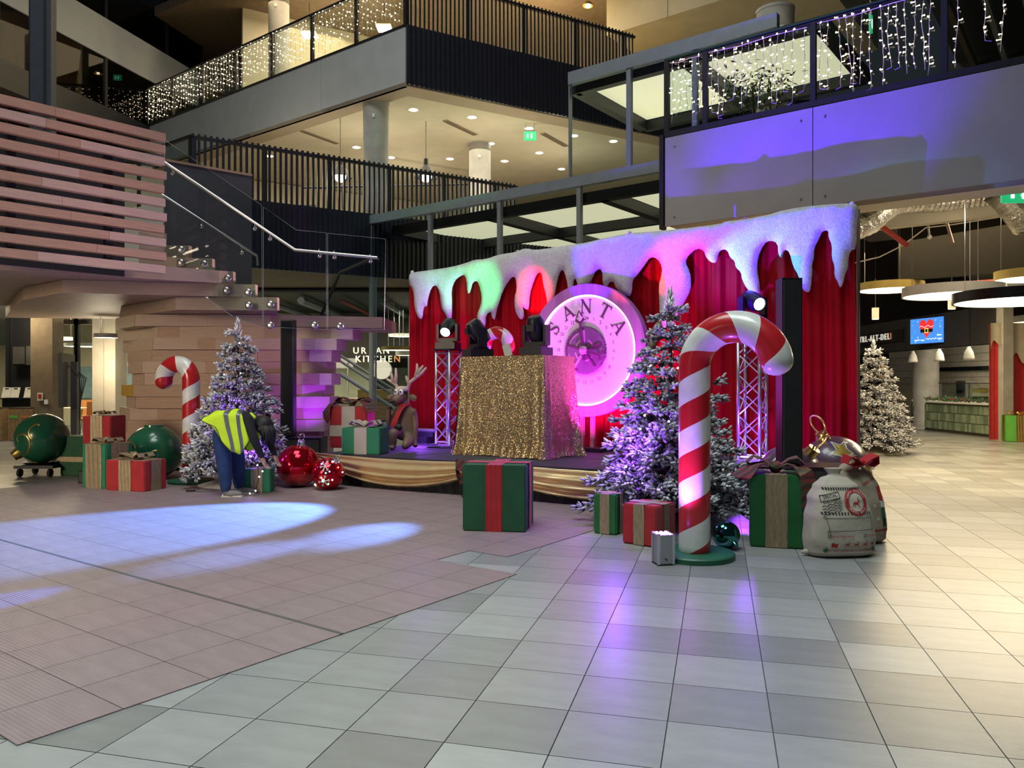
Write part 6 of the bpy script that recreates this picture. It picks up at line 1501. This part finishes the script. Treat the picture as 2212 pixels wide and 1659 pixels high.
# ------------------------------------------------------------------ figures grown from a jointed skeleton
def skin_mesh(name, joints, edges, root=0, sub=2):
    me = bpy.data.meshes.new(name); me.from_pydata([j[0] for j in joints], edges, [])
    o = bpy.data.objects.new(name, me); COL.objects.link(o)
    s = o.modifiers.new('s', 'SKIN'); s.use_smooth_shade = True; s.branch_smoothing = .6
    for i, j in enumerate(joints):
        r_ = j[1]; d_ = me.skin_vertices[0].data[i]; d_.radius = (r_, r_) if not isinstance(r_, tuple) else r_; d_.use_root = (i == root)
    u = o.modifiers.new('u', 'SUBSURF'); u.levels = sub; u.render_levels = sub
    dg = bpy.context.evaluated_depsgraph_get(); out = bpy.data.meshes.new_from_object(o.evaluated_get(dg)); bpy.data.objects.remove(o); bpy.data.meshes.remove(me)
    out.polygons.foreach_set('use_smooth', [True]*len(out.polygons)); return out

# worker bending to the right over the small gift, back towards the hall
wp = F(500, 1070)
pn = thing('person', 'person in a yellow high-visibility vest and jeans bending over beside the frosted tree', 'person', (wp.x, wp.y, 0))
# x to the right of the picture, y away, z up
J = [((-.15, .02, .92), (.165, .18)),          # 0 pelvis
     ((-.01, .0, 1.05), (.17, .15)), ((.14, -.02, 1.06), (.18, .13)), ((.27, -.02, 1.00), (.15, .10)), ((.36, -.02, .965), .06),   # spine 1-3, neck 4
     ((.43, -.02, .93), (.10, .095)), ((.48, -.02, .86), (.085, .08)),   # head 5, 6
     ((-.12, -.11, .84), (.135, .13)), ((-.05, -.13, .50), .108), ((-.02, -.15, .13), .082), ((-.01, -.17, .045), .05), ((.12, -.18, .03), .042),   # near leg 7-11
     ((-.10, .12, .84), (.135, .13)), ((.04, .12, .50), .108), ((.05, .13, .13), .082), ((.06, .13, .045), .05), ((.19, .13, .03), .042),          # far leg 12-16
     ((.29, -.17, .96), .078), ((.38, -.22, .74), .060), ((.45, -.18, .55), .046), ((.47, -.17, .49), .036),                                  # near arm 17-20
     ((.31, .15, .95), .07), ((.42, .20, .74), .055), ((.52, .14, .56), .044), ((.55, .12, .50), .034)]                                        # far arm 21-24
E_ = [(0, 1), (1, 2), (2, 3), (3, 4), (4, 5), (5, 6), (0, 7), (7, 8), (8, 9), (9, 10), (10, 11), (0, 12), (12, 13), (13, 14), (14, 15), (15, 16), (3, 17), (17, 18), (18, 19), (19, 20), (3, 21), (21, 22), (22, 23), (23, 24)]
def hand_chain(J, E_, wrist, dirv, side, curl):
    w = len(J); d = Vector(dirv).normalized(); s = Vector(side).normalized(); n_ = d.cross(s)
    p = Vector(J[wrist][0]) + d*.05; J.append((tuple(p), .030)); E_.append((wrist, w))
    for k, L in enumerate((.062, .075, .080, .070)):
        b = p + d*.035 + s*(k-1.5)*.021; J.append((tuple(b), .011)); E_.append((w, len(J)-1))
        m = b + (d + n_*curl*.5).normalized()*L*.5; J.append((tuple(m), .009)); E_.append((len(J)-2, len(J)-1))
        e = m + (d + n_*curl*1.4).normalized()*L*.45; J.append((tuple(e), .0075)); E_.append((len(J)-2, len(J)-1))
    b = p - s*.035 + d*.0; J.append((tuple(b), .012)); E_.append((w, len(J)-1)); m = b + (d*.7 - s*.5 + n_*.4).normalized()*.045; J.append((tuple(m), .0095)); E_.append((len(J)-2, len(J)-1))
hand_chain(J, E_, 20, (.45, .1, -.9), (.2, 1, .1), .5); hand_chain(J, E_, 24, (.35, -.15, -.9), (.2, 1, .1), .5)
bm_ = skin_mesh('body', J, E_)
for m in ('jeans', 'black_shirt', 'skin', 'hair', 'shoe'): bm_.materials.append(MT[m])
for p in bm_.polygons:
    c = p.center; i = 1
    if c.z < .075 and c.x < .4: i = 4
    elif c.x < -.06 + (c.z-.9)*-.4 and c.z < 1.09 or c.z < .80 and c.x < .22: i = 0
    elif c.x > .36 and c.z > .76 and abs(c.y+.02) < .13: i = 3 if (c.z > .86 or c.y < .02) else 2
    elif c.z < .515 and c.x > .4: i = 2
    p.material_index = i
body = place(bm_, 'body', pn)
# shoes
for x, y in ((.02, -.165), (.09, .13)):
    MB().ball((x+.05, y, .045), .05, 16, 10, (2.7, 1.0, .9)).build('shoe', MT['shoe'], pn, smooth=True); MB().box((x+.05, y, .012), (.26, .09, .024)).build('sole', MT['print_white'], pn)
# hair falling forward over the face
hr = MB()
hr.ball((.435, -.02, .935), .122, 24, 16, (1.0, .95, 1.0)); rn = random.Random(4)
for k in range(60):
    a = rn.uniform(-1.9, 1.9); st_ = Vector((.45 + .09*math.cos(a), -.02 + .115*math.sin(a), .93)); e = st_ + Vector((rn.uniform(.0, .05), rn.uniform(-.02, .02), -rn.uniform(.16, .26))); hr.tube([st_, st_.lerp(e, .5) + Vector((.02, 0, 0)), e], [.018, .014, .004], 5)
hr.build('hair', MT['hair'], pn, smooth=True)
fc = MB(); fc.ball((.535, -.02, .85), .02, 10, 6, (1, .8, 1.3)); fc.build('nose', MT['skin'], pn, smooth=True)
for y in (-.125, .085): MB().ball((.42, y, .90), .026, 10, 6, (.8, .4, 1.2)).build('ear', MT['skin'], pn, smooth=True)
# vest: a shell over the bent back with a flap hanging over the hip
ctr = [Vector((-.32, .0, 1.0)), Vector((-.20, .0, 1.06)), Vector((-.03, -.01, 1.09)), Vector((.12, -.02, 1.085)), Vector((.25, -.02, 1.04)), Vector((.34, -.02, .985))]
rx = [.225, .235, .235, .225, .20, .13]; drop = [.03, .26, .44, .46, .30, .10]
def vest(s, t):
    k = min(int(s*5), 4); f_ = s*5-k; c = ctr[k].lerp(ctr[k+1], f_); r_ = rx[k]+(rx[k+1]-rx[k])*f_; dr = drop[k]+(drop[k+1]-drop[k])*f_
    a = (t-.5)*2   # -1 near side, 1 far side
    ang = a*1.5; y = -.01 + r_*math.sin(min(max(ang, -1.57), 1.57)); z = c.z + .055 + .12*(math.cos(ang)-1)
    over = max(0, abs(a)-.72)/.28; z -= dr*over; y += math.copysign(.015*over, a)
    x = c.x + .20*over*(1-s) + .012*math.sin(t*40)*over
    return (x, y, z + .01*math.sin(s*18+t*9))
mb = MB(); mb.grid(vest, 40, 48); vo_ = mb.build('vest', MT['vest_yellow'], pn, smooth=True); sd = vo_.modifiers.new('thick', 'SOLIDIFY'); sd.thickness = .006
def strip(s0, s1, t0, t1, nm):
    def fn(a, b):
        p = Vector(vest(s0+(s1-s0)*a, t0+(t1-t0)*b)); k = (t0+(t1-t0)*b-.5)*2; n_ = Vector((0, math.sin(k*1.5), max(.0, math.cos(k*1.5))+.05)).normalized(); return p + n_*.006
    m2 = MB(); m2.grid(fn, 8, 44); m2.build(nm, MT['reflective'], vo_, smooth=True)
strip(.40, .48, 0, 1, 'reflective_band'); strip(.62, .69, 0, 1, 'reflective_band'); strip(.66, .97, .24, .31, 'reflective_band'); strip(.66, .97, .69, .76, 'reflective_band')
ed = MB(); ed.tube([vest(0, t/40) for t in range(41)], .006, 5); ed.tube([vest(s/20, 0) for s in range(21)], .006, 5); ed.build('binding', MT['black_shirt'], vo_)

# ------------------------------------------------------------------ seated reindeer statue
rp = F(872, 972, ZS)
rd = thing('reindeer_statue', 'cartoon reindeer statue sitting on the stage with a red scarf', 'statue', (rp.x, rp.y, ZS), R(-8))
J = [((0, .05, .22), (.21, .19)), ((.01, .04, .42), (.19, .16)), ((.0, .02, .60), (.14, .12)), ((-.01, .0, .72), .075), ((-.02, -.02, .84), (.10, .10)), ((-.06, -.10, .80), .085), ((-.11, -.19, .745), .062),
     ((.16, .0, .62), .06), ((.20, -.02, .40), .045), ((.20, -.08, .14), .038), ((.22, -.12, .05), .04),
     ((-.15, -.02, .58), .055), ((-.23, -.08, .40), .042), ((-.20, -.12, .60), .036), ((-.17, -.16, .69), .036),
     ((-.08, -.12, .26), .10), ((-.10, -.26, .30), .085), ((-.10, -.24, .06), .055), ((-.11, -.32, .035), .04),
     ((.12, -.06, .16), .12), ((.12, -.22, .12), .08), ((.08, -.32, .05), .05)]
E_ = [(0, 1), (1, 2), (2, 3), (3, 4), (4, 5), (5, 6), (2, 7), (7, 8), (8, 9), (9, 10), (2, 11), (11, 12), (12, 13), (13, 14), (0, 15), (15, 16), (16, 17), (17, 18), (0, 19), (19, 20), (20, 21)]
bm_ = skin_mesh('body', J, E_); 
for m in ('fur', 'hoof'): bm_.materials.append(MT[m])
for p in bm_.polygons:
    c = p.center; p.material_index = 1 if (c.z < .085 and c.x > .17) or (c.x < -.14 and c.y < -.13 and .64 < c.z < .72) else 0
place(bm_, 'body', rd)
for sx, pts in ((-1, [[(-.07, .0, .92), (-.13, .0, 1.02), (-.19, -.01, 1.06), (-.26, -.02, 1.10)], [(-.17, -.01, 1.05), (-.18, -.01, 1.13), (-.20, -.02, 1.20)], [(-.14, 0, 1.03), (-.12, .0, 1.14), (-.125, 0, 1.26)]]), (1, [[(.05, .0, .92), (.10, .0, 1.05), (.19, -.01, 1.12), (.30, -.02, 1.20), (.36, -.02, 1.27)], [(.24, -.01, 1.16), (.27, -.02, 1.25), (.31, -.02, 1.30)], [(.19, -.01, 1.12), (.22, -.01, 1.24), (.215, -.01, 1.33)], [(.09, 0, 1.02), (.055, 0, 1.10), (.04, 0, 1.14)]])):
    mb = MB()
    for q in pts: mb.tube(q, [.030]+[.026]*(len(q)-2)+[.016], 8); mb.ball(q[-1], .017, 8, 6)
    mb.build('antler', MT['antler'], rd, smooth=True)
for x in (-.085, -.005): MB().ball((x, -.118, .898), .040, 14, 10, (.9, .7, 1.15)).build('eye', MT['eye_white'], rd, smooth=True); MB().ball((x-.008, -.146, .906), .015, 8, 6).build('pupil', MT['hoof'], rd, smooth=True)
MB().ball((-.135, -.235, .755), .035, 12, 8, (1.1, .9, .8)).build('nose', MT['hoof'], rd, smooth=True)
mb = MB(); mb.lathe([(.001, 0), (.035, .03), (.055, .09), (.035, .15), (.001, .17)], 14, (.07, -.0, .83), Matrix.Rotation(R(-20), 4, 'Z') @ Matrix.Rotation(R(100), 4, 'Y') @ Matrix.Diagonal((1, .4, 1, 1))); mb.build('ear', MT['fur'], rd, smooth=True)
mb = MB(); mb.lathe([(.001, 0), (.035, .03), (.05, .08), (.03, .13), (.001, .15)], 14, (-.12, .01, .83), Matrix.Rotation(R(20), 4, 'Z') @ Matrix.Rotation(R(-100), 4, 'Y') @ Matrix.Diagonal((1, .4, 1, 1))); mb.build('ear', MT['fur'], rd, smooth=True)
MB().lathe([(.102, 0), (.112, .02), (.105, .05), (.06, .075), (.001, .08)], 20, (-.02, -.01, .915)).build('cap_band', MT['antler'], rd, smooth=True)
MB().ribbon([(.02, -.10, .68), (-.03, -.15, .60), (-.08, -.19, .48), (-.11, -.22, .36)], (.045, .0, .01), .012).build('scarf', MT['red_fabric'], rd, smooth='auto')
MB().tube([(.085*math.cos(a*.5), .0+.085*math.sin(a*.5)-.01, .70+.01*math.sin(a)) for a in range(12)], .022, 7, closed=True).build('scarf_loop', MT['red_fabric'], rd, smooth=True)
MB().ball((-.03, -.20, .36), .07, 14, 8, (1, .5, .75)).build('hoof_pad', MT['hoof'], rd, smooth=True)
# round black case behind the reindeer
p = F(843, 962, ZS); bc = thing('black_case', 'round black spotlight case on the stage behind the reindeer', 'stage light', (p.x-.12, p.y+.25, ZS)); MB().ball((0, 0, .22), .2, 18, 12, (1, .8, 1)).build('shell', MT['black_plastic'], bc, smooth=True); MB().box((0, 0, .02), (.3, .25, .04)).build('foot', MT['black_steel'], bc)
# ------------------------------------------------------------------ stage lighting
PURP = (.30, .06, 1.0)
hL, hR_ = Vector((-1.08, 13.0, 2.35)), Vector((3.2, 10.35, 2.45))
pLz, pRz = Vector((pL.x, pL.y, zt_+.36)), Vector((pR.x, pR.y, zt_+.40))
def snow_pt(u, v): t_, z_ = on_plane(u, v, .12); return to3(Vector((t_, z_)), .12)
# beams of the desk heads onto the snow
oL = pLz - Vector((cf.x, cf.y, 0))*.14 + Vector((0, 0, .14)); oR = pRz - Vector((cf.x, cf.y, 0))*.14 + Vector((0, 0, .14))
for nm, o_, uv, c, e, an in (('green_beam', oL, (1010, 600), (.02, 1, .20), 300, 36), ('red_beam', oL, (1155, 630), (1, .02, .06), 460, 28), ('violet_beam', oR, (1320, 545), (.10, .0, 1), 480, 46),
    ('rose_beam', oR, (1435, 580), (1, .06, .10), 220, 26), ('cyan_beam', oR, (1620, 570), (.0, .75, .85), 480, 24), ('violet_beam_high', oR, (1510, 505), (.12, .0, 1), 380, 30), ('blue_beam', oR, (1750, 510), (.10, .07, 1), 400, 30), ('white_beam', oL, (900, 620), (.6, .75, 1), 160, 24)):
    spot(nm, o_, snow_pt(*uv), c, e, an, .75, .03)
# purple floor washes: clock, trusses, curtain foot
q = CA + c1*4.95 + cf*1.2
spot('clock_wash', (q.x, q.y, ZS+.15), (CK.x+.1, CK.y, 1.95), (.75, .02, 1), 520, 100, .6, .05)
q = CA + c1*3.3 + cf*.75
spot('clock_wash_two', (q.x, q.y, ZS+.1), (CK.x-.3, CK.y, 1.9), (.80, .05, 1), 420, 90, .6, .05)
point('truss_wash', (-1.35 + cf.x*.35, 13.24 + cf.y*.35, ZS+.25), PURP, 36, .05)
point('truss_wash_two', (3.0, 10.2, ZS+.3), PURP, 45, .05)
q = CA + c1*5.3 + cf*2.25
fq = along(R0, dG, tR(1740))
spot('fascia_wash', (q.x, q.y, ZS+.2), (fq.x, fq.y, 5.25), (.085, .0, 1), 4200, 42, .8, .03)
spot('stair_wash', (-3.2, 12.95, .72), (-4.0, 13.4, 2.0), (.34, .02, 1), 46, 130, .9, .05)
spot('screen_wash', (-1.1, 12.9, 2.5), (-6.0, 10.6, 3.9), (1, .58, .74), 720, 56, .9, .05)
point('tree_wash', (-3.70, 10.98, .60), PURP, 6, .05)
point('tree_wash_high', (-3.95, 10.85, 1.1), PURP, 5, .05)
point('tree_wash_two', (1.03, 7.85, .95), PURP, 30, .05)
p_up = F(1440, 1218) + Vector((-.03, 0, 0))
spot('cane_uplight', (p_up.x, p_up.y, .30), (p_up.x+.45, p_up.y+.15, 1.6), (.38, .08, 1), 120, 90, .6, .04)
point('deck_wash', (.0, 12.3, ZS+.6), (.40, .05, 1), 26, .1)
spot('curtain_wash', (3.5, 9.0, .66), (4.0, 10.5, 2.4), (1, .75, .5), 40, 80, .9, .1)
# blue-white patterns thrown on the floor by the desk heads
q = dq(1.3, -.15); pF = Vector((q.x, q.y, zt_+.5)); q = dq(.27, -.15); pF2 = Vector((q.x, q.y, zt_+.5))
for nm, o_, tg, c, e, an, bl in (('blue_beam_floor', pF, (-3.55, 8.25, 0), (.12, .33, 1), 8500, 33, .4), ('blue_beam_floor_two', pF2, (-1.45, 7.7, 0), (.15, .35, 1), 5000, 15, .9), ('blue_beam_floor_three', pF2, (-2.4, 6.75, 0), (.16, .34, 1), 5000, 10, .9), ('blue_beam_floor_four', pF2, (-3.6, 5.2, 0), (.08, .20, 1), 9000, 4, .5)):
    spot(nm, o_, tg, c, e, an, bl, .03)
spot('rose_beam_floor', (3.1, 10.3, 2.5), (-2.2, 3.6, 0), (1, .12, .16), 420, 34, 1.0, .05)
